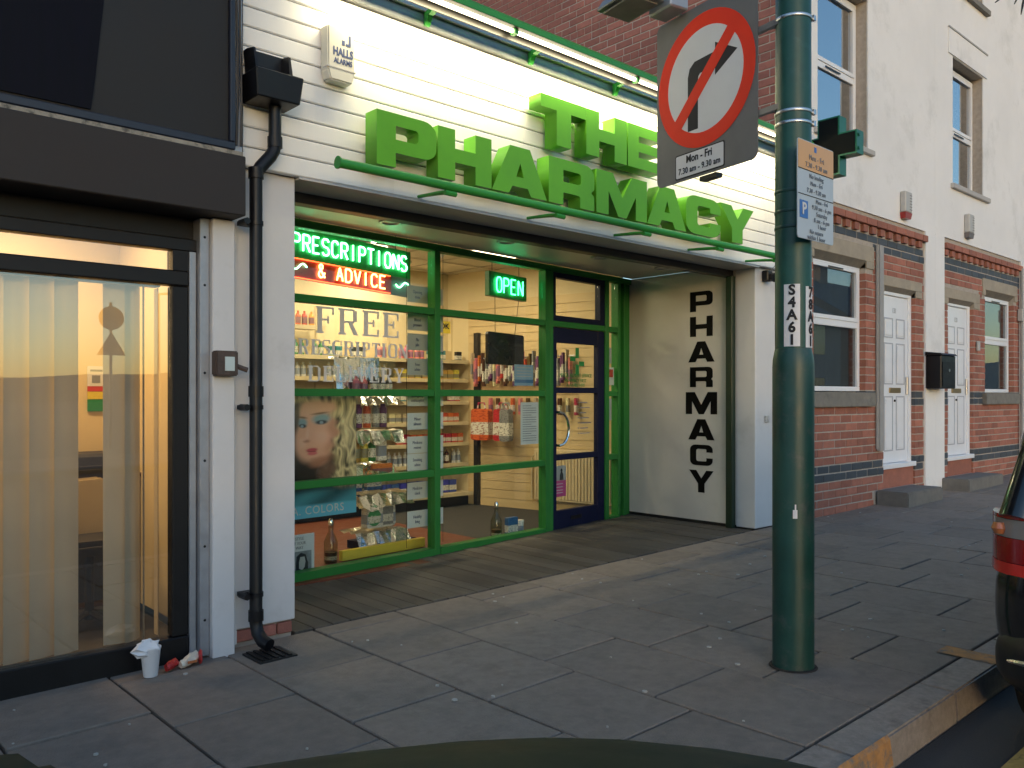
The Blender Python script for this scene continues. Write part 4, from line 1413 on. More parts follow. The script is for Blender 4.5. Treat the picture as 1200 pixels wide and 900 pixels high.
# sign light over the plate
sl_ = thing('sign_lamp', tuple(sx(.4, .2, 3.33)), 'small unlit trough lamp on arm above the no turning sign', 'lamp')
m = MB(sx)
m.hexa([(.50, .14, 3.375), (.80, .14, 3.375), (.80, .37, 3.385), (.50, .37, 3.385)], [(.53, .16, 3.43), (.77, .16, 3.43), (.77, .35, 3.435), (.53, .35, 3.435)])
m.build('housing', 'sign_back', sl_, bevel=0.006)
MB(sx).box(.53, .77, .17, .345, 3.366, 3.374).build('lens', 'sill_stone', sl_)
MB(sx).box(.46, .64, .012, .138, 3.345, 3.425).build('gear_box', 'galvanised', sl_, bevel=0.008)
MB(sx).tube([(.55, .05, 3.36), (.55, -.03, 3.36), (.55, -.03, 3.0)], 0.012, 8).build('arm', 'sign_back', sl_, smooth=True)

# parking plate on the column
pk = thing('parking_sign', (3.67, 1.93, 2.02), 'parking times plate with orange header strapped to the lamp column', 'sign')
YP = 1.935
MB().prism(rounded([(3.508, 2.022, .012), (3.842, 2.022, .012), (3.842, 2.472, .012), (3.508, 2.472, .012)]), lambda x, z: (x, YP, z), lambda x, z: (x, YP - .004, z)).build('plate', 'sign_pale', pk)
MB().box(3.511, 3.839, YP - .006, YP - .0045, 2.340, 2.468).build('orange_panel', 'sign_orange', pk)
for z in (2.337, 2.222):
    MB().box(3.511, 3.839, YP - .0062, YP - .0045, z, z + .003).build('divider', 'sign_text', pk)
MB().box(3.655, 3.675, YP - .0072, YP - .0062, 2.43, 2.455).build('emblem', 'sign_blue', pk)
for s, z, x_, sz, ma in (('Mon - Fri', 2.40, 3.675, .036, 'sign_text_soft'), ('7.30 - 9.30 am', 2.362, 3.675, .034, 'sign_text_soft'), ('No loading', 2.314, 3.675, .029, 'sign_text_soft'), ('Mon - Fri', 2.281, 3.675, .029, 'sign_text_soft'),
                         ('7.30 - 9.30 am', 2.247, 3.675, .029, 'sign_text_soft'), ('Mon - Fri', 2.204, 3.725, .029, 'sign_text_soft'), ('9.30 am - 6 pm', 2.175, 3.725, .029, 'sign_text_soft'), ('Saturday', 2.146, 3.725, .029, 'sign_text_soft'),
                         ('8 am - 6 pm', 2.117, 3.725, .029, 'sign_text_soft'), ('1 hour', 2.090, 3.725, .029, 'sign_text_soft'), ('No return', 2.060, 3.675, .029, 'sign_text_soft'), ('within 1 hour', 2.034, 3.675, .029, 'sign_text_soft')):
    lettering(s, sz, (x_, YP - .0075, z), (1, 0, 0), pk, ma, squeeze=.95, space=1.08)
pb = MB().box(3.525, 3.598, YP - .0062, YP - .0045, 2.115, 2.195).build('parking_symbol', 'sign_blue', pk)
lettering('P', .075, (3.562, YP - .0078, 2.155), (1, 0, 0), pb, 'sign_white', bold=.002)
for z in (2.40, 2.12):
    MB().box(3.62, 3.73, YP + .001, YP + .03, z, z + .02).build('clip', 'steel', pk)

# ------------------------------------------------------------------ terraced houses
CH = 0.0855
BRICK_L = 0.236
CAMP = Vector(cam.location)
FW = Vector((math.sin(R(42.4)), math.cos(R(42.4)), 0))
RT = Vector((math.cos(R(42.4)), -math.sin(R(42.4)), 0))


def span_seen(p, along, size):
    """rough size a brick has at its distance and slant: used to choose which bricks are separate pieces"""
    d = Vector(p) - CAMP
    dep = d.dot(FW)
    if dep < 0.5:
        return 0
    h_ = d.dot(RT) / dep
    v_ = d.z / dep
    if abs(h_) > 0.66 or v_ > 0.52 or v_ < -0.5:
        return 0
    view = d.normalized()
    return size / dep * (1 - abs(Vector(along).dot(view)) * 0.8)


def lay_bricks(parent, laid, keep):
    """laid: (centre, length, axis 'x'/'y', material, depth) -> the largest ones in view as pieces, the rest joined"""
    sc = []
    for b in laid:
        along = (1, 0, 0) if b[2] == 'x' else (0, 1, 0)
        sc.append((span_seen(b[0], along, b[1]), b))
    sc.sort(key=lambda t: -t[0])
    for q, b in sc[:keep]:
        (x, y, z), l, ax, ma, d = b
        l = round(l, 3)
        me = brick_mesh(l, d, CH - 0.012, ma) if ax == 'x' else brick_mesh_y(l, d, CH - 0.012, ma)
        inst('brick', me, (x, y, z), parent)
    rest = {}
    for q, b in sc[keep:]:
        rest.setdefault(b[3], []).append(b)
    for ma, lst in rest.items():
        m = MB()
        for (x, y, z), l, ax, _, d in lst:
            if ax == 'x':
                m.box(x - l / 2, x + l / 2, y - d / 2, y + d / 2, z, z + CH - .012)
            else:
                m.box(x - d / 2, x + d / 2, y - l / 2, y + l / 2, z, z + CH - .012)
        m.build('brickwork', ma, parent, kind='stuff')


def brick_mesh_y(l, d, h, material):
    key = ('y', l, d, h, material)
    if key not in bmesh_cache:
        o = MB().box(-d / 2, d / 2, -l / 2, l / 2, 0, h).build('brick', material, bevel=.004)
        bmesh_cache[key] = o.data
        bpy.data.objects.remove(o)
    return bmesh_cache[key]


def courses(x0, x1, z0, z1, blocks, y, rows_blue, mat_red):
    out = []
    k0, k1 = int(round(z0 / CH)), int(round(z1 / CH))
    for k in range(k0, k1):
        z = k * CH
        ma = 'brick_blue' if k in rows_blue else mat_red
        # free runs of this course
        runs = [(x0, x1)]
        for b in blocks:
            b = (b[0] + .004, b[1] - .004, b[2], b[3])
            if b[2] < z + CH * .6 and b[3] > z + CH * .4:
                nr = []
                for a, c in runs:
                    if b[0] > a:
                        nr.append((a, min(c, b[0])))
                    if b[1] < c:
                        nr.append((max(a, b[1]), c))
                runs = [r for r in nr if r[1] - r[0] > .02]
        off = (BRICK_L + .011) / 2 if k % 2 else 0.0
        for a, c in runs:
            p = x0 - off
            while p < c:
                s, e = max(p, a), min(p + BRICK_L, c)
                if e - s > .03:
                    out.append((((s + e) / 2, y + .062 + random.uniform(-.0025, .0025), z + .006), e - s, 'x', ma, .11))
                p += BRICK_L + .011
    return out


def upvc_window(parent, x0, x1, z0, z1, y, zm, pane_mat, vent=True):
    w = MB().box(x0, x1, y, y + .06, z0, z0 + .05).build('window', 'upvc', parent, bevel=.004)
    MB().box(x0, x1, y, y + .06, z1 - .05, z1).build('frame', 'upvc', w, bevel=.004)
    MB().box(x0, x0 + .055, y + .001, y + .06, z0 + .051, z1 - .051).build('frame', 'upvc', w, bevel=.004)
    MB().box(x1 - .055, x1, y + .001, y + .06, z0 + .051, z1 - .051).build('frame', 'upvc', w, bevel=.004)
    MB().box(x0 + .056, x1 - .056, y + .002, y + .06, zm - .035, zm + .035).build('frame', 'upvc', w, bevel=.004)
    # opener sash in the top light
    m = MB()
    a, b, c_, d = x0 + .057, x1 - .057, zm + .036, z1 - .052
    m.box(a, a + .04, y - .008, y + .03, c_, d).box(b - .04, b, y - .008, y + .03, c_, d).box(a + .041, b - .041, y - .008, y + .03, c_, c_ + .04).box(a + .041, b - .041, y - .008, y + .03, d - .04, d)
    m.build('sash', 'upvc', w)
    if vent:
        MB().box((x0 + x1) / 2 - .16, (x0 + x1) / 2 + .16, y - .016, y - .009, (z1 - .088) if vent == 'top' else zm - .012, (z1 - .074) if vent == 'top' else zm + .004).build('vent', 'black_paint', w)
    MB().box(x0 + .056, x1 - .056, y + .025, y + .031, z0 + .051, zm - .036).build('pane', pane_mat, w)
    MB().box(x0 + .098, x1 - .098, y + .018, y + .024, zm + .077, z1 - .093).build('pane', pane_mat, w)
    MB().box(x0 + .06, x1 - .06, y + .10, y + .104, z0 + .06, z1 - .06).build('net_curtain', 'net_curtain', w)
    return w


def lintel(parent, x0, x1, z0, z1, y, ox0, ox1):
    """stone head with a sloping underside cut over the opening"""
    ch = 0.075
    MB().box(x0, x1, y - .004, y + .10, z0 + ch, z1).build('lintel', 'stone', parent, bevel=.004)
    MB().box(x0, ox0, y - .004, y + .10, z0, z0 + ch - .001).build('lintel_shoulder', 'stone', parent)
    MB().box(ox1, x1, y - .004, y + .10, z0, z0 + ch - .001).build('lintel_shoulder', 'stone', parent)
    MB().prism([(y + .0, z0 + ch - .002), (y + .075, z0 + .003), (y + .10, z0 + .003), (y + .10, z0 + ch - .002)], lambda a, b: (ox0 + .001, a, b), lambda a, b: (ox1 - .001, a, b)).build('lintel_chamfer', 'sill_stone', parent)


def upvc_door(parent, x0, x1, z0, z1, y, number):
    d = MB().box(x0 + .066, x1 - .066, y + .012, y + .05, z0 + .05, z1 - .066).build('door', 'upvc', parent, bevel=.003)
    for a, b, c_, e in ((x0, x0 + .062, z0, z1), (x1 - .062, x1, z0, z1), (x0 + .063, x1 - .063, z1 - .062, z1)):
        MB().box(a, b, y - .008, y + .06, c_, e).build('frame', 'upvc', d, bevel=.004)
    MB().box(x0 - .01, x1 + .02, y - .06, y + .06, z0 - .01, z0 + .045).build('threshold', 'upvc', d, bevel=.004)
    W = x1 - x0 - .132
    bx0 = x0 + .066
    for row in ((.12, .42, .80), (.44, .70, .0), (.75, .93, .0)):
        pass
    H = z1 - z0 - .12
    for (za, zb) in ((.07, .40), (.47, .72), (.75, .87)):
        for (xa, xb) in ((.12, .44), (.56, .88)):
            a, b, c_, e = bx0 + W * xa, bx0 + W * xb, z0 + .05 + H * za, z0 + .05 + H * zb
            t_ = .014
            m = MB()
            m.box(a, b, y + .0065, y + .0115, c_, c_ + t_).box(a, b, y + .0065, y + .0115, e - t_, e).box(a, a + t_, y + .0065, y + .0115, c_ + t_ + .001, e - t_ - .001).box(b - t_, b, y + .0065, y + .0115, c_ + t_ + .001, e - t_ - .001)
            m.build('moulding', 'upvc_line', d)
            MB().box(a + .03, b - .03, y + .004, y + .0115, c_ + .03, e - .03).build('raised_panel', 'upvc', d, bevel=.003)
    zl = z0 + .05 + H * .435
    MB().box(bx0 + W * .30, bx0 + W * .72, y + .001, y + .011, zl - .03, zl + .03).build('letter_plate', 'brass', d, bevel=.004)
    MB().tube([(bx0 + W * .5, y + .011, zl - .12), (bx0 + W * .5, y - .002, zl - .12)], .014, 10).build('lock', 'black_paint', d)
    MB().box(bx0 + W * .92, bx0 + W * .97, y - .012, y + .011, zl - .05, zl + .16).build('handle', 'steel', d, bevel=.004)
    lettering(number, .085, (bx0 + W * .5, y + .0105, z0 + .05 + H * .915), (1, 0, 0), d, 'ink_grey', squeeze=.85)
    return d


YH = 4.15
h1 = thing('terraced_house', (9.0, 6.0, 0), 'white rendered house with red brick ground floor beside the pharmacy', 'house')
# openings on the front
w1 = (7.86, 9.01, 1.348, 2.775)
d1 = (9.443, 10.305, 0.26, 2.555)
uw1 = (7.92, 9.035, 3.985, 5.62)
m = MB()
for a, b, c_, d in wall_cells(7.47, 10.86, -0.1, 8.6, [w1, d1, uw1]):
    m.box(a, b, YH + .012, YH + .30, c_, d)
m.build('wall', 'mortar', h1)
m = MB()
for a, b, c_, d in wall_cells(7.452, 10.86, 3.305, 8.6, [uw1]):
    m.box(a, b, YH - .006, YH + .010, c_, d)
m.build('render_coat', 'render', h1)
MB().box(10.56, 10.858, YH - .012, YH + .010, -0.1, 3.303).build('render_pilaster', 'render', h1)
MB().box(7.475, 10.86, YH + .30, 10.5, 8.0, 8.6).build('eaves_block', 'mortar', h1)
MB().prism([(YH - .25, 8.6), (10.6, 8.6), (7.4, 11.2)], lambda y, z: (7.4, y, z), lambda y, z: (10.86, y, z)).build('roof', 'roof_slate', h1)
MB().box(7.475, 7.70, YH + .31, 10.5, 2.9, 8.0).build('gable_wall', 'mortar', h1)
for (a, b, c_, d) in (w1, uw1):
    MB().box(a - .1, b + .1, YH + .9, YH + .95, c_ - .1, d + .1).build('dark_backing', 'bell_dark', h1)  # dark backing plane, dimness of the unlit room put into its colour
blue = (5, 6, 14, 15, 34, 35)
blocks1 = [(w1[0], w1[1], w1[2] - .15, w1[3]), (7.74, 9.19, 2.70, 2.945), d1, (9.36, 10.48, 2.48, 2.67), (9.2, 10.2, -.1, .27)]
bl = courses(7.452, 10.555, -0.06, 36 * CH, blocks1, YH, blue, 'brick_red')
# projecting dentil courses along the top
k = 36
xx = 7.452
while xx < 10.5:
    bl.append(((xx + .052, YH + .022, 36 * CH + .006), .104, 'x', 'brick_red', .10))
    xx += .205
xx = 7.452
while xx < 10.5:
    l = min(.236, 10.555 - xx)
    bl.append(((xx + l / 2, YH + .015, 37 * CH + .004), l, 'x', 'brick_red', .12))
    bl.append(((xx + l / 2, YH + .03, 35.99 * CH + .006), l, 'x', 'brick_dark', .02)) if False else None
    xx += .247
# the exposed side wall above the shop roof: bricks run back from the street
sidew = []
k = int(3.35 / CH)
while k * CH < 8.0:
    z = k * CH
    y = YH + (BRICK_L / 2 if k % 2 else 0)
    if k % 2:
        sidew.append(((7.455, YH + .055, z), .105, 'y', 'brick_dark', .04))
    i = 0
    while y < 10.3:
        l = BRICK_L if (k % 6) else .107
        sidew.append(((7.455 + random.uniform(-.0015, .0015), y + l / 2 + (.01 if k % 2 else 0), z), l, 'y', 'brick_dark', .04))
        y += l + .011
    k += 1
lay_bricks(h1, bl, 250)
hs = MB().box(7.441, 7.474, YH + .02, 10.4, 3.46, 7.99).build('side_wall', 'mortar_light', h1)
vis = [b for b in sidew if b[0][2] > 3.5]
lay_bricks(hs, vis, 300)
# window, door, stone dressings
lintel(h1, 7.74, 9.19, 2.70, 2.945, YH, w1[0], w1[1])
MB().box(7.72, 9.15, YH - .045, YH + .10, 1.195, 1.346).build('sill', 'sill_stone', h1, bevel=.008, segs=2)
upvc_window(h1, 7.87, 9.008, 1.36, 2.735, YH + .075, 2.075, 'glass_house', 'top')
lintel(h1, 9.36, 10.48, 2.48, 2.67, YH, d1[0], d1[1])
upvc_door(h1, 9.446, 10.302, 0.49, 2.53, YH + .06, '131')
MB().box(9.446, 10.302, YH + .03, YH + .2, 0.20, 0.478).build('door_plinth', 'brick_red', h1)
MB().box(7.84, 9.12, YH - .05, YH + .08, 3.925, 3.983).build('sill', 'reveal', h1, bevel=.006)
m = MB()
m.box(uw1[1] - .001, uw1[1] + .06, YH + .011, YH + .15, uw1[2], uw1[3])
upvc_window(h1, 7.93, 9.03, 4.0, 5.60, YH + .126, 4.75, 'glass_upper')
MB().box(9.231, 9.262, YH - .02, YH - .001, .72, 2.98).build('cable_cover', 'pipe_grey', h1)
MB().box(9.263, 9.36, YH - .035, YH - .002, .70, 2.98).build('cable_trunking', 'pipe_grey', h1)
MB().box(9.24, 10.19, 3.80, YH - .002, -0.02, 0.265).build('step', 'step_stone', h1, bevel=.012, segs=2)
MB().tube([(7.60, YH - .04, 0.10), (7.60, YH - .04, 2.45)], .03, 10).build('soil_pipe', 'black_paint', h1, smooth=True)

h2 = thing('terraced_house', (12.5, 6.0, 0), 'white rendered house with red brick ground floor and black letter box', 'house')
d2 = (11.30, 12.19, 0.28, 2.56)
w2 = (12.62, 13.81, 1.352, 2.775)
uw2 = (11.43, 12.513, 4.03, 5.66)
uw3 = (11.43, 12.52, 6.60, 8.1)
m = MB()
for a, b, c_, d in wall_cells(10.862, 20.0, -0.1, 9.0, [d2, w2, uw2, uw3]):
    m.box(a, b, YH + .012, YH + .30, c_, d)
m.build('wall', 'mortar', h2)
m = MB()
for a, b, c_, d in wall_cells(10.862, 20.0, 3.315, 9.0, [uw2, uw3]):
    m.box(a, b, YH - .006, YH + .010, c_, d)
m.build('render_coat', 'render', h2)
MB().box(10.860, 11.145, YH - .012, YH + .010, -0.1, 3.313).build('render_pilaster', 'render', h2)
MB().box(14.06, 20.0, YH - .012, YH + .010, -0.1, 3.313).build('render_pilaster', 'render', h2)
MB().prism([(YH - .25, 9.0), (10.6, 9.0), (7.4, 11.6)], lambda y, z: (10.862, y, z), lambda y, z: (20.0, y, z)).build('roof', 'roof_slate', h2)
MB().box(10.87, 20, YH + 1.5, YH + 1.6, 0.1, 8.9).build('dark_backing', 'bell_dark', h2)  # one dark plane behind all openings, room shade put into its colour
blocks2 = [d2, (11.15, 12.40, 2.48, 2.69), (w2[0], w2[1], w2[2] - .15, w2[3]), (12.52, 13.93, 2.70, 2.93), (11.05, 12.3, -.1, .28)]
bl = courses(11.15, 14.05, -0.06, 36 * CH, blocks2, YH, blue, 'brick_red')
xx = 11.15
while xx < 14.0:
    bl.append(((xx + .052, YH + .022, 36 * CH + .006), .104, 'x', 'brick_red', .10))
    xx += .205
xx = 11.15
while xx < 14.0:
    l = min(.236, 14.05 - xx)
    bl.append(((xx + l / 2, YH + .015, 37 * CH + .004), l, 'x', 'brick_red', .12))
    xx += .247
lay_bricks(h2, bl, 300)
lintel(h2, 11.15, 12.40, 2.485, 2.69, YH, d2[0], d2[1])
upvc_door(h2, 11.303, 12.187, 0.49, 2.54, YH + .06, '133')
MB().box(11.303, 12.187, YH + .03, YH + .2, 0.20, 0.478).build('door_plinth', 'brick_red', h2)
lintel(h2, 12.52, 13.93, 2.70, 2.93, YH, w2[0], w2[1])
MB().box(12.53, 13.93, YH - .045, YH + .10, 1.195, 1.35).build('sill', 'sill_stone', h2, bevel=.008, segs=2)
upvc_window(h2, 12.63, 13.80, 1.36, 2.735, YH + .075, 2.075, 'glass_house', 'top')
MB().box(11.36, 12.68, YH - .05, YH + .08, 3.965, 4.028).build('sill', 'reveal', h2, bevel=.006)
upvc_window(h2, 11.44, 12.505, 4.05, 5.62, YH + .126, 4.78, 'glass_upper')
MB().box(11.27, 12.62, YH - .022, YH - .007, 5.67, 5.985).build('window_head', 'render', h2)
MB().box(11.26, 12.63, YH - .032, YH - .007, 5.987, 6.005).build('head_drip', 'reveal', h2)
MB().box(11.26, 12.65, YH - .06, YH + .05, 6.53, 6.598).build('sill', 'sill_stone', h2)
upvc_window(h2, 11.44, 12.505, 6.61, 8.05, YH + .126, 7.2, 'glass_upper')
MB().box(11.06, 12.28, 3.82, YH - .002, 0.02, 0.285).build('step', 'step_stone', h2, bevel=.012, segs=2)
MB().box(12.26, 12.34, YH - .03, YH - .002, 1.92, 2.05).build('doorbell', 'bell_grey', h2, bevel=.006)
MB().tube([(13.99, YH - .045, 0.2), (13.99, YH - .045, 3.2)], .022, 8).build('cable_pipe', 'pipe_grey', h2, smooth=True)
MB().box(13.93, 14.04, YH - .07, YH - .002, 2.42, 2.6).build('junction_box', 'bell_grey', h2, bevel=.006)
# alarm bell boxes
for (bx_, bz, lab, red) in ((9.93, 3.36, 'slim grey bell box with a red base on the white wall', 'bell_red'), (11.90, 3.385, 'slim grey bell box with a dark base on the white wall', 'bell_dark')):
    t = thing('bell_box', (bx_, YH - .05, bz), lab, 'alarm')
    MB().box(bx_ - .09, bx_ + .09, YH - .075, YH - .008, bz + .07, bz + .31).build('cover', 'bell_grey', t, bevel=.01)
    MB().hexa([(bx_ - .075, YH - .065, bz), (bx_ + .075, YH - .065, bz), (bx_ + .075, YH - .01, bz), (bx_ - .075, YH - .01, bz)], [(bx_ - .09, YH - .075, bz + .068), (bx_ + .09, YH - .075, bz + .068), (bx_ + .09, YH - .008, bz + .068), (bx_ - .09, YH - .008, bz + .068)]).build('strobe_base', red, t)
    for q in range(6):
        MB().box(bx_ + .02, bx_ + .08, YH - .078, YH - .0755, bz + .10 + q * .033, bz + .107 + q * .033).build('louvre', 'bell_dark', t)
# letter box
t = thing('letter_box', (10.95, 4.05, 1.38), 'black metal letter box on the white strip between the two front doors', 'letter box')
MB().box(10.55, 11.0, 3.955, YH - .014, 1.40, 1.80).build('case', 'black_paint', t, bevel=.01)
MB().prism([(3.935, 1.802), (4.135, 1.802), (4.135, 1.845), (3.96, 1.825)], lambda y, z: (10.54, y, z), lambda y, z: (11.01, y, z)).build('lid', 'black_paint', t)
MB().box(10.58, 10.97, 3.948, 3.954, 1.43, 1.72).build('front_door', 'dark_frame', t)
MB().tube([(10.78, 3.948, 1.62), (10.78, 3.942, 1.62)], .018, 10).build('lock', 'steel', t)
# basket post at the kerb beyond the frame, its spiky plant just reaching into view
t = thing('basket_post', (6.36, 1.75, slope(6.36)), 'slim black post with a side arm at the kerb beside the parked car', 'post')
MB().tube([(6.36, 1.75, slope(6.36) - .02), (6.36, 1.75, 4.3)], .035, 12).build('shaft', 'black_paint', t, smooth=True)
MB().tube([(6.36, 1.75, 4.22), (6.25, 1.765, 4.27), (6.16, 1.775, 4.22), (6.16, 1.775, 4.08)], .010, 8).build('side_arm', 'black_paint', t, smooth=True)
t = thing('hanging_plant', (6.16, 1.775, 3.85), 'dark spiky leaved plant hanging from the slim black post', 'plant')
B0 = Vector((6.16, 1.775, 3.98))
MB().lathe([(0.01, 0), (0.05, 0.02), (0.075, 0.06), (0.08, 0.10), (0.001, 0.10)], (B0.x, B0.y, B0.z - .01), 14).build('basket', 'leaf_dark', t, smooth=True)
rp = random.Random(4)
for k in range(18):
    a = 2 * math.pi * k / 18 + .08
    L_ = (.30 if math.cos(a) < 0 else .26) + rp.uniform(-.02, .02)
    if math.sin(a) < -.3:
        L_ *= .78
    ax = (RT * math.cos(a) + Vector((0, 0, 1)) * math.sin(a) * .8 + FW * rp.uniform(-.25, .25)).normalized()
    tip = B0 + Vector((0, 0, .05)) + ax * L_
    b1 = B0 + Vector((0, 0, .05)) + ax * .04
    side = ax.cross(FW).normalized() * .008
    mid = b1 + (tip - b1) * .7
    m = MB()
    m.add([b1 - side * .6, b1 + side * .6, mid + side, mid - side, tip + side * .4, tip - side * .4, b1 - FW * .004, mid - FW * .005],
          [(0, 1, 2, 3), (3, 2, 4, 5), (0, 3, 7, 6), (1, 6, 7, 2), (3, 5, 7), (2, 7, 4), (5, 4, 7)])
    m.build('leaf', 'leaf_dark', t)

# illuminated cross projecting from the pharmacy's end
cr = thing('cross_sign', (7.28, 3.7, 3.31), 'dark unlit pharmacy cross in a green case projecting over the pavement', 'sign')
CXX = 7.30
yc, zc = 3.715, 3.578


def crossp(a, b):
    return [(yc - a, zc - b), (yc - a, zc - a), (yc - b, zc - a), (yc - b, zc + a), (yc - a, zc + a), (yc - a, zc + b), (yc + a, zc + b), (yc + a, zc + a), (yc + b, zc + a), (yc + b, zc - a), (yc + a, zc - a), (yc + a, zc - b)]


MB().prism(crossp(.105, .265), lambda y, z: (CXX, y, z), lambda y, z: (CXX + .13, y, z)).build('case', 'cross_green', cr)
MB().prism(crossp(.090, .250), lambda y, z: (CXX - .001, y, z), lambda y, z: (CXX - .006, y, z)).build('led_face', 'cross_face', cr)
for z in (zc - .06, zc + .06):
    MB().tube([(CXX + .03, yc - .268, z), (CXX + .03, yc - .280, z)], .016, 8).build('cap_nut', 'cross_green', cr)
MB().tube([(CXX + .06, yc + .26, zc), (CXX + .06, 4.09, zc)], .022, 10).build('bracket_arm', 'cross_green', cr)
MB().box(7.14, 7.30, 4.085, 4.148, 3.44, 3.73).build('wall_plate', 'cross_green', cr, bevel=.006)
MB().tube([(7.22, 4.10, 3.44), (7.20, 4.09, 3.36), (7.24, 4.09, 3.30), (7.28, 4.10, 3.34)], .007, 6).build('cable', 'galvanised', cr)

# ------------------------------------------------------------------ things in the shop window
STROKE = {
    'P': [[(0, 0), (0, 1), (.5, 1), (.68, .88), (.68, .62), (.5, .5), (0, .5)]],
    'R': [[(0, 0), (0, 1), (.5, 1), (.68, .88), (.68, .62), (.5, .5), (.05, .5)], [(.35, .48), (.7, 0)]],
    'E': [[(.62, 1), (0, 1), (0, 0), (.62, 0)], [(.02, .5), (.5, .5)]],
    'S': [[(.66, .85), (.5, 1), (.15, 1), (0, .85), (0, .65), (.15, .53), (.52, .47), (.68, .33), (.68, .15), (.5, 0), (.15, 0), (0, .15)]],
    'C': [[(.68, .82), (.5, 1), (.18, 1), (0, .82), (0, .18), (.18, 0), (.5, 0), (.68, .18)]],
    'I': [[(.3, 0), (.3, 1)]],
    'T': [[(0, 1), (.68, 1)], [(.34, .97), (.34, 0)]],
    'O': [[(.2, 0), (0, .2), (0, .8), (.2, 1), (.5, 1), (.7, .8), (.7, .2), (.5, 0), (.2, 0)]],
    'N': [[(0, 0), (0, 1), (.68, 0), (.68, 1)]],
    'A': [[(0, 0), (.34, 1), (.68, 0)], [(.14, .36), (.54, .36)]],
    'D': [[(0, 0), (0, 1), (.42, 1), (.68, .78), (.68, .22), (.42, 0), (0, 0)]],
    'V': [[(0, 1), (.34, 0), (.68, 1)]],
    '&': [[(.7, .02), (.12, .72), (.12, .9), (.28, 1), (.45, .9), (.42, .7), (.05, .35), (.05, .12), (.22, 0), (.45, .05), (.68, .38)]],
}


def smooth_line(pts, n=3):
    if len(pts) < 3:
        return pts
    out = [pts[0]]
    for i in range(1, len(pts) - 1):
        a, b, c_ = Vector(pts[i - 1]), Vector(pts[i]), Vector(pts[i + 1])
        ta = min(.06 / max((b - a).length, 1e-4), .45)
        tc = min(.06 / max((c_ - b).length, 1e-4), .45)
        p0, p1 = b + (a - b) * ta, b + (c_ - b) * tc
        for k in range(n + 1):
            t = k / n
            out.append(tuple((p0 * (1 - t) ** 2 + b * 2 * t * (1 - t) + p1 * t * t)))
    out.append(pts[-1])
    return out


def neon_word(parent, text, s0, s1, zfun, h, o, material, r=.006, xf=wx):
    n = len(text)
    pitch = (s1 - s0) / n
    for i, ch in enumerate(text):
        if ch == ' ':
            continue
        m = MB(xf)
        for st in STROKE[ch]:
            p = smooth_line(st)
            w = pitch * .98
            m.tube([(s0 + i * pitch + q[0] * w, o, zfun(s0 + i * pitch + q[0] * w) + q[1] * h) for q in p], r, 6)
        m.build('neon_letter', material, parent, smooth=True)


ng = thing('neon_sign', tuple(wx(.6, .2, 2.12)), 'green and red neon sign for prescriptions and advice hanging inside the shop window', 'sign')
tl = lambda s: -0.042 * (s - .16)
m = MB(wx)
m.hexa([(-.02, .20, 2.30 + tl(-.02)), (1.20, .20, 2.30 + tl(1.2)), (1.20, .215, 2.30 + tl(1.2)), (-.02, .215, 2.30 + tl(-.02))], [(-.02, .20, 2.52 + tl(-.02)), (1.20, .20, 2.52 + tl(1.2)), (1.20, .215, 2.52 + tl(1.2)), (-.02, .215, 2.52 + tl(-.02))])
m.build('back_board', 'neon_green_back', ng)
m = MB(wx)
m.hexa([(-.02, .20, 2.15 + tl(-.02)), (1.0, .20, 2.15 + tl(1.0)), (1.0, .215, 2.15 + tl(1.0)), (-.02, .215, 2.15 + tl(-.02))], [(-.02, .20, 2.298 + tl(-.02)), (1.0, .20, 2.298 + tl(1.0)), (1.0, .215, 2.298 + tl(1.0)), (-.02, .215, 2.298 + tl(-.02))])
m.build('back_board', 'neon_red_back', ng)
m = MB(wx)
m.hexa([(1.002, .20, 2.15 + tl(1.0)), (1.20, .20, 2.15 + tl(1.2)), (1.20, .215, 2.15 + tl(1.2)), (1.002, .215, 2.15 + tl(1.0))], [(1.002, .20, 2.298 + tl(1.0)), (1.20, .20, 2.298 + tl(1.2)), (1.20, .215, 2.298 + tl(1.2)), (1.002, .215, 2.298 + tl(1.0))])
m.build('back_board', 'neon_grey_back', ng)
neon_word(ng, 'PRESCRIPTIONS', .085, 1.175, lambda s: 2.355 + tl(s), .118, .185, 'neon_white_green', .0065)
neon_word(ng, '& ADVICE', .30, .955, lambda s: 2.185 + tl(s), .098, .185, 'neon_warm', .0065)
for a, b in ((.07, .20), (1.035, 1.17)):
    pts = [(a + (b - a) * k / 10, .185, 2.235 + tl(a) + .022 * math.sin(k / 10 * 2 * math.pi + math.pi)) for k in range(11)]
    MB(wx).tube(pts, .0055, 6).build('neon_squiggle', 'neon_white_green', ng, smooth=True)
for z, ma in ((2.168, 'underglow_red'), (2.305, 'underglow_red')):
    MB(wx).tube([(.0, .19, z - .012 + tl(0)), (.98, .19, z - .012 + tl(.98))], .004, 6).build('red_underglow', ma, ng, smooth=True)  # extra glowing strips added to give the red board its underglow
for s in (.15, 1.05):
    MB(wx).tube([(s, .207, 2.52 + tl(s)), (s, .207, 2.77)], .003, 5).build('hanging_wire', 'black_paint', ng)

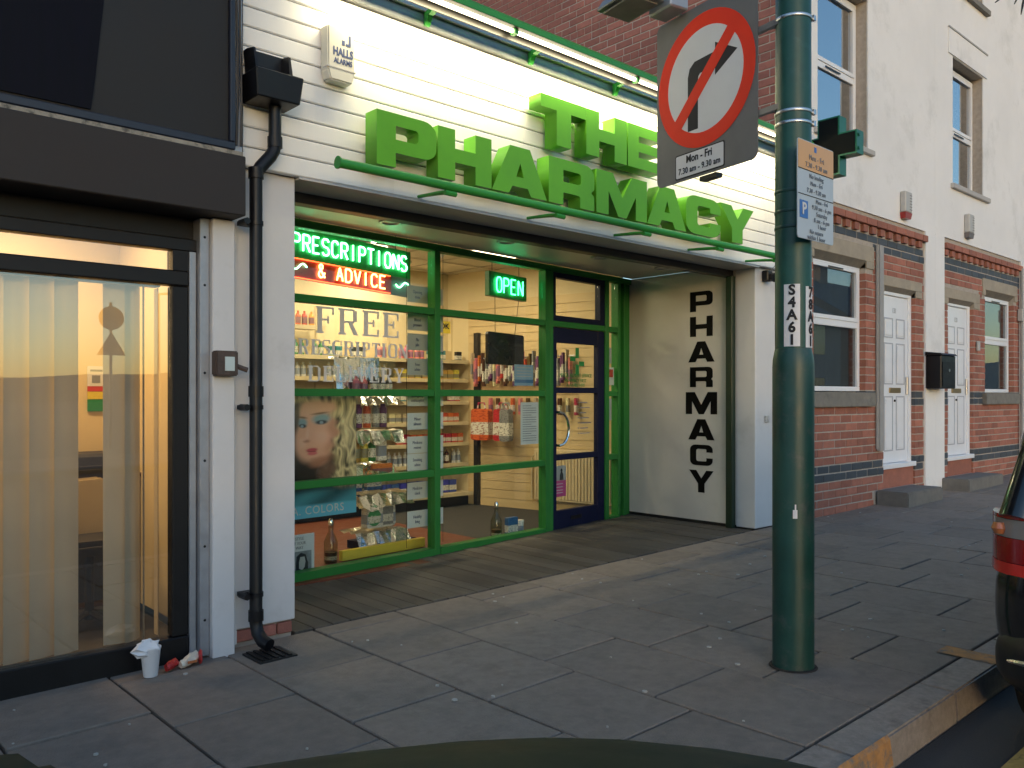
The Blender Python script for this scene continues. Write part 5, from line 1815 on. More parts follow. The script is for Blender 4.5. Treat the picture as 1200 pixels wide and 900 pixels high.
og = thing('open_sign', tuple(wx(2.44, .25, 2.2)), 'small green neon sign reading OPEN hung in the window by the door', 'sign')
to = lambda s: -0.03 * (s - 2.2)
m = MB(wx)
m.hexa([(2.185, .25, 2.22 + to(2.185)), (2.70, .25, 2.22 + to(2.7)), (2.70, .31, 2.22 + to(2.7)), (2.185, .31, 2.22 + to(2.185))], [(2.185, .25, 2.445 + to(2.185)), (2.70, .25, 2.445 + to(2.7)), (2.70, .31, 2.445 + to(2.7)), (2.185, .31, 2.445 + to(2.185))])
m.build('back_board', 'neon_green_back', og, bevel=.004)
neon_word(og, 'OPEN', 2.265, 2.66, lambda s: 2.262 + to(s), .135, .235, 'neon_green', .0055)
for s in (2.25, 2.62):
    MB(wx).tube([(s, .28, 2.44), (s, .28, 2.77)], .003, 5).build('hanging_wire', 'black_paint', og)
tv = thing('hanging_board', tuple(wx(2.47, .3, 1.58)), 'black rounded board hanging on wires below the open sign', 'board')
MB(wx).prism(rounded([(2.215, 1.60, .025), (2.715, 1.592, .025), (2.715, 1.885, .025), (2.215, 1.90, .025)]), lambda s, z: (s, .30, z), lambda s, z: (s, .33, z)).build('panel', 'screen_black', tv)
lettering('MEDICINES', .045, wx(2.46, .2985, 1.76), wdir, tv, 'dark_sign')
for s, s2 in ((2.33, 2.30), (2.60, 2.63)):
    MB(wx).tube([(s, .315, 1.888), (s2, .29, 2.222)], .003, 5).build('hanging_wire', 'black_paint', tv)

# vinyl words on the big pane
vn = thing('window_lettering', tuple(wx(.5, 0, 1.4)), 'grey serif words on the shop glass offering free prescription delivery', 'lettering')
wch = {'F': .62, 'R': .72, 'E': .62, 'P': .62, 'S': .55, 'C': .68, 'I': .34, 'T': .62, 'O': .74, 'N': .74, 'D': .72, 'L': .62, 'V': .72, 'Y': .70}


def serif_word(text, s0, s1, z0, h):
    """thick and thin strokes with slab serifs, one mesh for each letter"""
    tot = sum(wch[c_] + .16 for c_ in text)
    k = (s1 - s0) / tot
    s = s0
    for ch in text:
        w = wch[ch] * k
        T, t = h * .20, h * .075
        B = []      # boxes s0,s1,z0,z1 in units
        D_ = []     # slanted quads
        stem = lambda a: B.append((a, a + T, 0, h))
        ser = lambda a, b, z: B.append((a, b, z, z + t * .8))
        if ch in 'FEPRDLI':
            B.append((T * .35, T * 1.35, 0, h))
            B.append((0, T * 1.7, 0, t))
            B.append((0, T * 1.7, h - t, h))
        if ch in 'FE':
            B.append((T * 1.7, w, h - t, h)); B.append((w - t, w, h * .72, h - t)); B.append((T * 1.35, w * .72, h * .48, h * .48 + t)); B.append((w * .72 - t, w * .72, h * .38, h * .66))
        if ch in 'EL':
            B.append((T * 1.7, w, 0, t)); B.append((w - t, w, t, h * .28))
        if ch in 'PR':
            B.append((T * 1.35, w * .8, h - t, h)); B.append((T * 1.35, w * .8, h * .46, h * .46 + t)); B.append((w * .8 - T * .3, w * .8 + T * .6, h * .52, h * .94))
        if ch == 'R':
            D_.append(((w * .50, h * .46), (w * .50 + T * .9, h * .46), (w, 0), (w - T * 1.1, 0)))
        if ch == 'D':
            B.append((T * 1.35, w * .75, h - t, h)); B.append((T * 1.35, w * .75, 0, t)); B.append((w - T * .9, w, h * .16, h * .84))
            D_ += [((w * .75, h), (w, h * .84), (w - T * .9, h * .84), (w * .75, h - t)), ((w * .75, 0), (w, h * .16), (w - T * .9, h * .16), (w * .75, t))]
        if ch in 'CO':
            B.append((0, T, h * .18, h * .82)); B.append((w * .22, w * .78, 0, t)); B.append((w * .22, w * .78, h - t, h))
            D_ += [((0, h * .82), (w * .22, h), (w * .30, h - t), (T, h * .82)), ((0, h * .18), (w * .22, 0), (w * .30, t), (T, h * .18))]
            if ch == 'O':
                B.append((w - T, w, h * .18, h * .82))
                D_ += [((w, h * .82), (w * .78, h), (w * .70, h - t), (w - T, h * .82)), ((w, h * .18), (w * .78, 0), (w * .70, t), (w - T, h * .18))]
            else:
                B.append((w - t, w, h * .68, h)); B.append((w - t, w, 0, h * .22))
        if ch == 'S':
            B += [(w * .15, w * .85, h - t, h), (w * .15, w * .85, 0, t), (0, T * .8, h * .60, h * .9), (w - T * .8, w, h * .1, h * .42), (w - t, w, h * .75, h), (0, t, 0, h * .25)]
            D_.append(((0, h * .62), (w * .3, h * .66), (w, h * .40), (w * .7, h * .34)))
        if ch == 'T':
            B += [(w / 2 - T / 2, w / 2 + T / 2, 0, h - t), (0, w, h - t, h), (w / 2 - T, w / 2 + T, 0, t), (0, t, h * .75, h - t), (w - t, w, h * .75, h - t)]
        if ch == 'N':
            B += [(T * .3, T * .3 + t, 0, h), (w - T * .3 - t, w - T * .3, 0, h), (0, T, 0, t), (w - T, w, h - t, h)]
            D_.append(((0, h), (T * 1.1, h), (w - T * .3, 0), (w - T * 1.4, 0)))
        if ch in 'VY':
            zb_ = 0 if ch == 'V' else h * .42
            D_ += [((T * .2, h), (T * 1.3, h), (w * .58, zb_), (w * .44, zb_)), ((w - T * .7, h), (w - T * .2, h), (w * .56, zb_), (w * .50, zb_))]
            B += [(0, T * 1.6, h - t * .8, h), (w - T * 1.3, w, h - t * .8, h)]
            if ch == 'Y':
                B += [(w * .5 - T / 2, w * .5 + T / 2, 0, h * .45), (w * .5 - T, w * .5 + T, 0, t)]
        m = MB(wx)
        for i, (a, b, c_, d) in enumerate(B):
            e = i * .00002
            m.box(s + a, s + b, -.0008 - e, .003, z0 + c_, z0 + d)
        for i, q in enumerate(D_):
            e = .0004 + i * .00002
            m.prism([(s + p[0], z0 + p[1]) for p in q], lambda a, b: (a, -.0008 - e, b), lambda a, b: (a, .003, b))
        m.build('letter', 'vinyl', vn)
        s += (wch[ch] + .16) * k


serif_word('FREE', .150, .945, 1.752, .19)
serif_word('PRESCRIPTION', -.09, 1.02, 1.598, .108)
serif_word('DELIVERY', .085, .985, 1.408, .112)

# strip of small hanging panels behind the first mullion
for i, (z, txt) in enumerate(((2.06, 'Opening times'), (1.835, 'Blood pressure'), (1.675, 'Flu jabs'), (1.475, 'Free advice'), (1.225, 'Emergency contraception'), (1.035, 'Minor ailments'), (.845, 'Medicine reviews'), (.705, 'Smoking advice'), (.475, 'Medicine check'), (.245, 'Healthy living'))):
    t = thing('info_panel', tuple(wx(1.3, .12, z)), 'small pale information card headed %s on the wire display' % txt.lower(), 'card', 'info cards strung on wires in the window')
    MB(wx).box(1.10, 1.49, .12, .124, z, z + .135).build('card', 'paper_grey' if z > 1.35 else 'paper', t)
    a_, *b_ = txt.split(' ', 1)
    lettering(a_, .036, wx(1.205, .1185, z + .085), wdir, t, 'ink', squeeze=.8)
    if b_:
        lettering(b_[0], .036, wx(1.205, .1185, z + .045), wdir, t, 'ink', squeeze=.7)
t = thing('display_wire', tuple(wx(1.3, .12, .1)), 'pair of thin steel wires carrying the information cards', 'wire')
for s in (1.096, 1.494):
    MB(wx).tube([(s, .127, .09), (s, .127, 2.6)], .002, 5).build('wire', 'black_paint', t)

# posters on the glass
t = thing('blue_poster', tuple(wx(2.39, .02, 1.4)), 'pale blue notice taped inside the pane under the black board', 'poster')
MB(wx).box(2.26, 2.515, .012, .014, 1.40, 1.59).build('sheet', 'paper_blue', t)
MB(wx).box(2.26, 2.515, .0105, .0118, 1.425, 1.455).build('print_band', 'paper_blue_dark', t)
for z in (1.56, 1.53, 1.505, 1.48):
    MB(wx).box(2.29, 2.49, .0108, .0118, z, z + .008).build('print_line', 'paper_grey', t)
t = thing('white_notice', tuple(wx(2.46, .02, .87)), 'white printed notice on the window pane beside the door', 'poster')
MB(wx).box(2.345, 2.59, .012, .014, .868, 1.25).build('sheet', 'paper', t)
for k in range(16):
    MB(wx).box(2.37, 2.37 + (.19 if k % 4 else .12), .0108, .0118, 1.215 - k * .021, 1.221 - k * .021).build('print_line', 'ink_grey', t)
t = thing('pink_poster', tuple(wx(2.9, .02, .36)), 'pink and white leaflet with a small figure on the door glass', 'poster')
MB(wx).box(2.825, 2.998, .012, .014, .505, .645).build('photo_half', 'paper_grey', t)
MB(wx).box(2.825, 2.998, .012, .014, .352, .504).build('colour_half', 'pink_print', t)
MB(wx).prism([(2.90, .507), (2.96, .507), (2.955, .56), (2.94, .585), (2.945, .605), (2.93, .62), (2.915, .605), (2.92, .585), (2.905, .56)], lambda a, b: (a, .0105, b), lambda a, b: (a, .0118, b)).build('printed_figure', 'eye_dark', t)
for z in (.47, .44, .41, .385):
    MB(wx).box(2.84, 2.95, .0108, .0118, z, z + .006).build('print_line', 'paper', t)
t = thing('side_notice', tuple(wx(3.72, .02, 1.4)), 'red and white sticker on the narrow side pane', 'sticker')
MB(wx).box(3.67, 3.79, .012, .014, 1.42, 1.60).build('sheet', 'paper', t)
MB(wx).box(3.69, 3.77, .0105, .0118, 1.50, 1.58).build('print', 'red_print', t)
for z0, z1 in ((1.64, 1.80), (1.06, 1.28)):
    MB(wx).box(3.65, 3.75, .013, .015, z0, z1).build('notice_card', 'paper_grey', None, label='small grey card %s on the narrow side pane' % ('above the red sticker' if z0 > 1.5 else 'below the red sticker'), cat='card')

# large beauty poster (generic face)
pz = thing('beauty_poster', tuple(wx(.36, .2, .44)), 'large poster of a blonde woman with blue eye shadow in the window corner', 'poster')
PO = .20
MB(wx).box(-.10, .655, PO, PO + .006, .415, 1.315).build('sheet', 'poster_dark', pz)


from mathutils.noise import noise as mnoise


def smoothstep(a, b, x):
    t = min(max((x - a) / (b - a), 0), 1)
    return t * t * (3 - 2 * t)


PAINT = [  # soft ellipses: centre, radii, turn, colour, softness, strength; units are poster hundredths
    (150, 60, 190, 130, 0, (.50, .34, .15), .5, 1), (265, 230, 70, 220, 0, (.55, .40, .20), .5, 1),
    (60, 90, 46, 60, 0, (.13, .11, .10), .5, .9),
    (110, 400, 130, 70, 0, (.03, .02, .015), .5, 1), (190, 385, 60, 50, .4, (.16, .08, .05), .6, .8),
    (150, 200, 88, 150, .10, (.58, .30, .20), .18, 1), (145, 140, 80, 80, 0, (.62, .35, .24), .5, .9),
    (110, 255, 62, 95, .1, (.60, .31, .21), .35, 1), (205, 235, 36, 110, .15, (.45, .20, .12), .7, .75), (150, 340, 50, 24, -.3, (.36, .15, .09), .6, .8),
    (165, 245, 40, 40, 0, (.70, .36, .26), .9, .8), (85, 265, 18, 26, 0, (.66, .38, .28), .7, .6),
    (158, 172, 44, 24, -.12, (.16, .30, .34), .6, .85), (84, 186, 24, 22, .1, (.14, .27, .31), .6, .85),
    (158, 186, 27, 10, -.05, (.03, .03, .035), .5, .95), (86, 199, 17, 9, .1, (.03, .03, .035), .5, .95),
    (158, 187, 9, 7, 0, (.25, .30, .34), .4, .9), (84, 200, 7, 6, 0, (.25, .30, .34), .4, .9),
    (152, 151, 42, 5, -.12, (.20, .10, .05), .7, .9), (86, 166, 22, 5, .15, (.20, .10, .05), .7, .9),
    (104, 232, 9, 34, .12, (.68, .40, .30), .9, .5), (100, 258, 17, 8, 0, (.34, .14, .09), .8, .8), (92, 252, 8, 6, 0, (.62, .34, .25), .8, .8),
    (121, 293, 26, 9, -.06, (.42, .07, .08), .45, 1), (123, 306, 22, 9, -.04, (.52, .12, .12), .45, 1), (121, 299, 24, 2.4, -.05, (.16, .03, .03), .6, .9),
    (128, 330, 20, 8, 0, (.40, .18, .11), .8, .6),
    (62, 160, 14, 70, 0, (.10, .07, .05), .6, .8),
]


def poster_colour(s, z):
    x = 62 + (s - .119) / .536 * 238
    y = 80 + (1.312 - z) / .894 * 475
    col = [.05, .035, .025]
    for (cx_, cy_, rx, ry, ro, cc, soft, al) in PAINT:
        dx, dy = x - cx_, y - cy_
        u_ = (dx * math.cos(ro) + dy * math.sin(ro)) / rx
        v_ = (-dx * math.sin(ro) + dy * math.cos(ro)) / ry
        d = math.sqrt(u_ * u_ + v_ * v_)
        k_ = al * (1 - smoothstep(1 - soft, 1 + soft * .25, d))
        col = [c0 * (1 - k_) + c1 * k_ for c0, c1 in zip(col, cc)]
        if cc == (.55, .40, .20):
            break_hair = col
    # curling locks over the cheek side
    hm_ = smoothstep(196, 232, x + 14 * math.sin(y * .05) + 8 * math.sin(y * .13)) * (1 - smoothstep(425, 470, y))
    hm_ = max(hm_, (1 - smoothstep(88, 112, y - .12 * abs(x - 140))) * .9)
    wx_ = x * .030 + .9 * mnoise(Vector((x * .012, y * .012, 3.1)))
    wy_ = y * .012 + 1.3 * mnoise(Vector((x * .014, y * .014, 7.7)))
    rid = 1 - abs(mnoise(Vector((wx_ * 1.6, wy_ * 1.2, .5)))) * 2.2
    fine = mnoise(Vector((wx_ * 7, wy_ * 2.0, 9.2)))
    br = min(max(.30 + .55 * rid + .28 * fine, .10), 1.05)
    hair = (.74 * br, .56 * br, .30 * br)
    col = [c0 * (1 - hm_) + c1 * hm_ for c0, c1 in zip(col, hair)]
    # teal foot of the sheet
    tk = smoothstep(425, 470, y)
    wv = .75 + .35 * math.sin(x * .03 + y * .05)
    col = [c0 * (1 - tk) + c1 * tk for c0, c1 in zip(col, (.05 * wv, .22 * wv, .30 * wv))]
    tk = smoothstep(500, 512, y)
    col = [c0 * (1 - tk) + c1 * tk for c0, c1 in zip(col, (.10, .36, .50))]
    return col


gn, gm = 150, 180
vs, fs, cl = [], [], []
for j in range(gm + 1):
    for i in range(gn + 1):
        s_, z_ = -.098 + (.653 + .098) * i / gn, .417 + (1.313 - .417) * j / gm
        vs.append((s_, PO - .0015, z_))
        cl.append(poster_colour(s_, z_))
for j in range(gm):
    for i in range(gn):
        k = j * (gn + 1) + i
        fs.append((k, k + 1, k + gn + 2, k + gn + 1))
pr_ = MB(wx).add(vs, fs).build('printed_picture', 'printed_poster', pz)
ca = pr_.data.color_attributes.new('print', 'FLOAT_COLOR', 'POINT')
for k, c_ in enumerate(cl):
    ca.data[k].color = (*[min(v * 1.45, .9) for v in c_], 1)
lettering('L.A. COLORS', .084, wx(.275, PO - .0035, .470), wdir, pz, 'sign_white', squeeze=.98, space=1.12)
t = thing('small_poster', tuple(wx(.1, .1, .04)), 'small poster with a grey portrait leaning at the foot of the window', 'poster')
MB(wx).box(-.03, .205, .10, .104, .035, .325).build('sheet', 'paper', t)
MB(wx).box(-.03, .18, .0985, .0998, .045, .205).build('portrait_ground', 'grey_photo', t)
MB(wx).prism([(.05, .05), (.10, .06), (.15, .05), (.15, .12), (.13, .18), (.09, .195), (.055, .17), (.05, .11)], lambda a, b: (a, .0972, b), lambda a, b: (a, .0982, b)).build('hair', 'eye_dark', t)
MB(wx).prism([(.075, .085), (.10, .07), (.12, .09), (.128, .13), (.12, .165), (.085, .165), (.075, .13)], lambda a, b: (a, .0958, b), lambda a, b: (a, .0968, b)).build('face', 'paper_grey', t)
for z, s in ((.295, 'STYLE'), (.262, 'IT YOUR'), (.230, 'WAY')):
    lettering(s, .03, wx(.08, .0975, z), wdir, t, 'ink_grey', squeeze=.9)

# foil covered display stand with its goods
ds = thing('display_stand', tuple(wx(1.1, .45, .03)), 'clear tiered display stand with crumpled silver foil shelves in the window', 'stand')
rf = random.Random(9)


def foil_sheet(s0, s1, o0, o1, z, drop):
    m = MB(wx)
    n, q = 9, 6
    vs, fs = [], []
    for i in range(n + 1):
        for j in range(q + 1):
            u, v = i / n, j / q
            zz_ = z + rf.uniform(-.012, .012)
            oo = o0 + (o1 - o0) * v
            if j == 0:
                zz_ -= drop * (1 + rf.uniform(-.15, .2))
                oo -= .02 + rf.uniform(-.015, .015)
            vs.append((s0 + (s1 - s0) * u + rf.uniform(-.012, .012), oo, zz_))
    for i in range(n):
        for j in range(q):
            fs.append((i * (q + 1) + j, (i + 1) * (q + 1) + j, (i + 1) * (q + 1) + j + 1, i * (q + 1) + j + 1))
    m.add(vs, fs).build('foil_shelf', 'foil', ds)


for z, s0, s1, dp_ in ((1.30, .80, 1.30, .06), (1.02, .82, 1.33, .10), (.74, .76, 1.25, .09), (.50, .83, 1.42, .11), (.19, .86, 1.40, .10)):
    foil_sheet(s0, s1, .42, .72, z, dp_)
for s in (.80, 1.36):
    for o in (.70,):
        MB(wx).box(s, s + .012, o, o + .012, .03, 1.45).build('upright', 'acrylic', ds)
foil_sheet(.74, 1.22, .60, .68, 1.62, .24)
MB(wx).box(.60, 1.45, .30, .345, .035, .11).build('plinth_edge', 'yellow_print', ds)
MB(wx).box(.98, 1.45, .42, .75, .035, .10).build('plinth', 'navy', ds)

# product prototypes (shared mesh data)


def proto(prof, n=10):
    o = MB().lathe(prof, (0, 0, 0), n).build('p', 'paper', smooth=True)
    me = o.data
    bpy.data.objects.remove(o)
    return me


def proto_box(w, d, h):
    o = MB().box(-w / 2, w / 2, -d / 2, d / 2, 0, h).build('p', 'paper', bevel=.003)
    me = o.data
    bpy.data.objects.remove(o)
    return me


PB = {
    'bottle': proto([(.030, 0), (.032, .01), (.032, .11), (.024, .135), (.012, .145), (.012, .17), (.001, .171)]),
    'spray can': proto([(.026, 0), (.027, .005), (.027, .15), (.018, .165), (.018, .19), (.001, .191)]),
    'tub': proto([(.038, 0), (.04, .01), (.04, .08), (.042, .082), (.042, .10), (.001, .101)]),
    'carton': proto_box(.085, .05, .12),
    'tall carton': proto_box(.055, .045, .165),
    'squat carton': proto_box(.12, .07, .07),
}
for c_, col in {'white': (.72, .71, .69), 'red': (.55, .04, .03), 'orange': (.65, .19, .04), 'green': (.04, .25, .06), 'blue': (.04, .12, .38), 'teal': (.05, .24, .25), 'pink': (.65, .18, .22), 'yellow': (.70, .52, .08), 'purple': (.14, .05, .16),
                'black': (.02, .02, .025), 'brown': (.10, .045, .02), 'cream': (.66, .56, .36), 'grey': (.22, .23, .24), 'silver': (.5, .5, .52)}.items():
    packaging('goods_' + c_, col, (.70, .68, .62) if max(col) < .6 else (col[0] * .35, col[1] * .35 + .05, col[2] * .4 + .12))


def goods(kind, colour, p, where, scale=(1, 1, 1), rot=0.0):
    o = inst(kind.replace(' ', '_'), PB[kind], p, None, 'goods_' + colour, label='%s %s %s' % (colour, kind, where), cat=kind.split()[-1], group='%s %ss %s' % (colour, kind, where))
    o.scale = scale
    o.rotation_euler = (0, 0, rot)
    return o


at_ = 'on the foil shelves of the window stand'
for i, (s, c_) in enumerate(((.86, 'pink'), (.94, 'purple'), (1.03, 'red'), (1.12, 'grey'), (1.20, 'purple'))):
    goods('spray can', c_, wx(s, .55, 1.045), at_, (1.25, 1.25, 1.05))
for i, (s, c_) in enumerate(((.92, 'yellow'), (1.0, 'yellow'), (1.08, 'green'))):
    goods('bottle', c_, wx(s, .55, .765), at_, (1.1, 1.1, 1.1))
goods('tall carton', 'white', wx(1.18, .55, .765), at_, (1.6, 1, 1.3), .1)
goods('squat carton', 'orange', wx(1.10, .44, .66), 'at the front of the middle foil shelf', (1.7, .4, 1.3), .09)
for s, c_ in ((.90, 'blue'), (1.10, 'blue')):
    goods('carton', c_, wx(s, .56, .525), at_, (1.7, 1, 1.35), .05)
for i, (s, c_) in enumerate(((.92, 'pink'), (1.0, 'pink'), (1.10, 'black'), (1.18, 'black'), (1.26, 'black'))):
    goods('bottle', c_, wx(s, .55, 1.325), at_, (1.05, 1.05, .85))
# clear bag of wipes with printed oval
t = thing('wipes_pack', tuple(wx(1.12, .5, .22)), 'clear pack with a green oval label on the lowest foil shelf', 'pack')
MB(wx).prism(rounded([(.99, .215, .03), (1.30, .215, .03), (1.29, .41, .04), (1.00, .41, .04)]), lambda s, z: (s, .50, z), lambda s, z: (s, .58, z)).build('bag', 'goods_white', t)
MB(wx).prism([(1.07 + .07 * math.cos(k * .314), .30 + .07 * math.sin(k * .314)) for k in range(20)], lambda s, z: (s, .4985, z), lambda s, z: (s, .4995, z)).build('oval_label', 'goods_green', t)
lettering('Selva', .05, wx(1.075, .4975, .30), wdir, t, 'sign_white', squeeze=.9)
MB(wx).box(1.16, 1.27, .4985, .4995, .23, .38).build('side_label', 'goods_grey', t)
# glass flasks on the window floor
for (s, o, z, hh, lab) in ((.52, .34, .035, 1.55, 'tall clear glass flask on the window floor by the yellow edge'), (2.18, .16, .035, 1.5, 'clear glass flask beside the blue carton at the window foot'), (1.42, .16, .04, 1.3, 'pale flask standing behind the first mullion')):
    t = thing('glass_flask', tuple(wx(s, o, z)), lab, 'flask')
    p = wx(s, o, z)
    MB().lathe([(.05, 0), (.052, .01), (.052, .10 * hh), (.035, .13 * hh), (.018, .15 * hh), (.018, .18 * hh), (.014, .18 * hh)], p, 16).build('body', 'clear_bottle', t, smooth=True)
    MB().lathe([(.02, .181 * hh), (.022, .2 * hh), (.012, .215 * hh), (.001, .216 * hh)], p, 12).build('stopper', 'chrome', t, smooth=True)
    MB().lathe([(.047, .008), (.047, .05 * hh), (.001, .051 * hh)], p, 14).build('liquid', 'goods_yellow' if s > 1 and s < 2 else 'goods_brown', t, smooth=True)
goods('carton', 'blue', wx(2.36, .14, .04), 'at the window foot beside the door', (1.5, 1, 1.35), .05)
goods('tub', 'white', wx(2.50, .16, .04), 'at the window foot beside the door', (.9, .9, 1.2))

# shelving along the back wall
SHELF_Z = (0.16, 0.50, 0.74, 0.98, 1.22, 1.48, 1.70, 2.0)
sh = thing('shelf_unit', (5.2, 7.85, .03), 'long cream wall shelving loaded with small products at the back of the shop', 'shelving')
BX0, BX1 = 2.6, 6.33
MB().box(BX0, BX1, 8.0, 8.03, .05, 1.85).build('back_panel', 'shelf_back', sh)
for z in SHELF_Z:
    XR = BX1 if z < 1.9 else 4.42
    MB().box(BX0, XR, 7.62 if z < .2 else 7.70, 7.998, z, z + .022).build('shelf', 'shelf_wood', sh)
    MB().box(BX0, XR, 7.612 if z < .2 else 7.692, 7.618 if z < .2 else 7.698, z - .012, z + .03).build('price_strip', 'shelf_wood', sh)
MB().box(BX0, BX1, 7.70, 7.99, .03, .15).build('kick_plate', 'black_beam', sh)
for xx in (2.6, 3.55, 4.48, 5.40, 6.32):
    MB().box(xx - .012, xx + .012, 7.985, 7.999, .03, 2.25).build('upright', 'shelf_back', sh)
MB().box(6.345, 6.40, 7.55, 7.62, .03, 2.05).build('end_post', 'black_beam', sh)
rs = random.Random(21)
cols_by_shelf = {0.16: (('bottle', 'teal'), ('bottle', 'green'), ('carton', 'blue')), 0.50: (('bottle', 'brown'), ('bottle', 'white'), ('tub', 'black')), .74: (('squat carton', 'blue'), ('carton', 'green'), ('carton', 'red')), .98: (('carton', 'red'), ('carton', 'cream'), ('bottle', 'green')),
                 1.22: (('tall carton', 'white'), ('carton', 'teal'), ('carton', 'red')), 1.48: (('carton', 'white'), ('bottle', 'white'), ('carton', 'yellow')), 1.70: (('bottle', 'green'), ('carton', 'black'), ('bottle', 'pink'), ('carton', 'teal')), 2.0: (('bottle', 'orange'), ('bottle', 'cream'))}
names_ = {0.16: 'on the lowest back shelf', .50: 'on the second back shelf up', .74: 'on the third back shelf up', .98: 'on the fourth back shelf up', 1.22: 'on the fifth back shelf up', 1.48: 'on the sixth back shelf up', 1.70: 'on the seventh back shelf up', 2.0: 'on the top back shelf'}
for z in SHELF_Z:
    x = 4.05 + rs.uniform(0, .08)
    pal = cols_by_shelf[z]
    if z > 1.9:
        x = 3.9
    while x < (6.25 if z < 1.9 else 4.35):
        kind, colour = pal[rs.randrange(len(pal))]
        run = rs.randint(2, 5)
        for k in range(run):
            if x > (6.27 if z < 1.9 else 4.38):
                break
            s_ = .92 if z > .4 else 1.25
            goods(kind, colour, (x, 7.79 + rs.uniform(-.01, .01), z + .023), names_[z], (s_, s_, s_ * rs.uniform(.96, 1.04)))
            x += {'bottle': .078, 'spray can': .066, 'tub': .10, 'carton': .098, 'tall carton': .068, 'squat carton': .135}[kind] * s_
        x += rs.uniform(.02, .16)
# OK card above the shelves
t = thing('shelf_card', (6.1, 7.66, 1.95), 'yellow shelf card printed OK above the back shelves', 'card')
MB().box(5.86, 6.03, 7.66, 7.664, 2.03, 2.17).build('card', 'yellow_print', t)
lettering('OK', .085, (5.945, 7.658, 2.11), (1, 0, 0), t, 'sign_text', bold=.003)

# goods hanging on the slatted side wall
hg = [('hosiery_pack', 'pink'), ('hosiery_pack', 'red'), ('hosiery_pack', 'brown'), ('hosiery_pack', 'grey'), ('hosiery_pack', 'purple'), ('hosiery_pack', 'cream')]
pm = proto_box(.05, .022, .30)
for k in range(38):
    s = .55 + k * .036
    c_ = hg[(k * 5 + k // 3) % 6][1]
    o = inst('hosiery_pack', pm, rw(s, .10 + .012 * (k % 3), 1.42 + .03 * ((k * 7) % 4)), None, 'goods_' + c_, label='%s hosiery pack hanging on the slatted wall' % c_, cat='pack', group='%s hosiery packs on the slatted wall' % c_)
    o.rotation_euler = (0, 0, R(rs.uniform(-6, 6)))
t = thing('display_rail', tuple(rw(1.2, .1, 1.74)), 'thin steel rail carrying the hosiery packs on the slatted wall', 'rail')
MB(rw).tube([(.50, .10, 1.745), (1.92, .10, 1.745)], .008, 6).build('bar', 'steel', t)
for s in (.5, 1.2, 1.92):
    MB(rw).tube([(s, .016, 1.745), (s, .10, 1.745)], .006, 6).build('arm', 'steel', t)
for k in range(12):
    s = .50 + k * .105
    c_ = ('red', 'cream', 'brown', 'pink')[k % 4]
    inst('sock_pack', pm, rw(s, .06, 1.10), None, 'goods_' + c_, label='%s sock pack hung low on the slatted wall' % c_, cat='pack', group='%s sock packs on the slatted wall' % c_).scale = (.8, 1.7, .62)
# red holdalls hanging
for k, (s, c_, w_) in enumerate(((1.72, 'red', .26), (1.42, 'red', .22), (1.30, 'grey', .14))):
    t = thing('hanging_bag', tuple(rw(s, .12, .78)), ('wide red zip bag hanging on the slatted wall', 'narrow red zip bag hanging beside the wider one', 'grey drawstring bag hanging in front of the red bags')[k], 'bag')
    o_ = .10 + (.10 if k == 2 else 0)
    MB(rw).prism(rounded([(s - w_ / 2, .80, .04), (s + w_ / 2, .80, .04), (s + w_ / 2 - .01, 1.16, .03), (s - w_ / 2 + .01, 1.16, .03)]), lambda a, b: (a, o_, b), lambda a, b: (a, o_ + .09, b)).build('body', 'goods_' + c_, t, bevel=.0)
    MB(rw).tube([(s - .06, o_ + .05, 1.155), (s - .04, o_ + .05, 1.23), (s + .04, o_ + .05, 1.23), (s + .06, o_ + .05, 1.155)], .010, 6).build('handle', 'goods_' + c_, t, smooth=True)
# radiator by the door
t = thing('radiator', tuple(rw(.5, .05, .1)), 'cream ribbed panel radiator low on the slatted wall behind the door', 'radiator')
MB(rw).box(.06, 1.05, .03, .06, .15, .72).build('panel', 'radiator', t, bevel=.006)
for k in range(24):
    s = .08 + k * .0405
    MB(rw).box(s, s + .018, .061, .072, .18, .69).build('rib', 'radiator', t)
MB(rw).tube([(1.09, .045, .16), (1.09, .045, .62), (1.05, .045, .66)], .011, 6).build('feed_pipe', 'radiator', t)
# ceiling spots and camera inside
for k, (s, o) in enumerate(((1.05, .6), (1.55, .9), (1.95, .7))):
    t = thing('spot_lamp', tuple(wx(s, o, 2.6)), 'small adjustable ceiling spot lamp above the window display', 'lamp', 'spot lamps over the window display')
    p = wx(s, o, 2.77)
    MB().tube([p, (p[0], p[1], 2.66)], .006, 6).build('stem', 'plug_white', t)
    MB().tube([(p[0], p[1], 2.67), (p[0] + .05, p[1] - .05, 2.60)], [.018, .032], 10).build('head', 'plug_white', t, smooth=True)
    if k == 0:
        MB().lathe([(.02, 0), (.022, .01), (.001, .02)], (p[0] + .055, p[1] - .055, 2.585), 10).build('bulb', 'spot_bulb', t, smooth=True)

# ------------------------------------------------------------------ cars


def ring(x, hw_bot, hw_mid, hw_top, z0, zm, z1, yc, r=.08):
    """cross section of a car body, 16 points"""
    out = []
    pts = [(-hw_bot + r, z0), (hw_bot - r, z0), (hw_bot, z0 + r), (hw_mid, zm), (hw_top, z1 - r), (hw_top - r, z1), (hw_top * .5, z1 + r * .22), (0, z1 + r * .3), (-hw_top * .5, z1 + r * .22), (-hw_top + r, z1), (-hw_top, z1 - r), (-hw_mid, zm), (-hw_bot, z0 + r)]
    return [(x, yc + y, z) for y, z in pts]


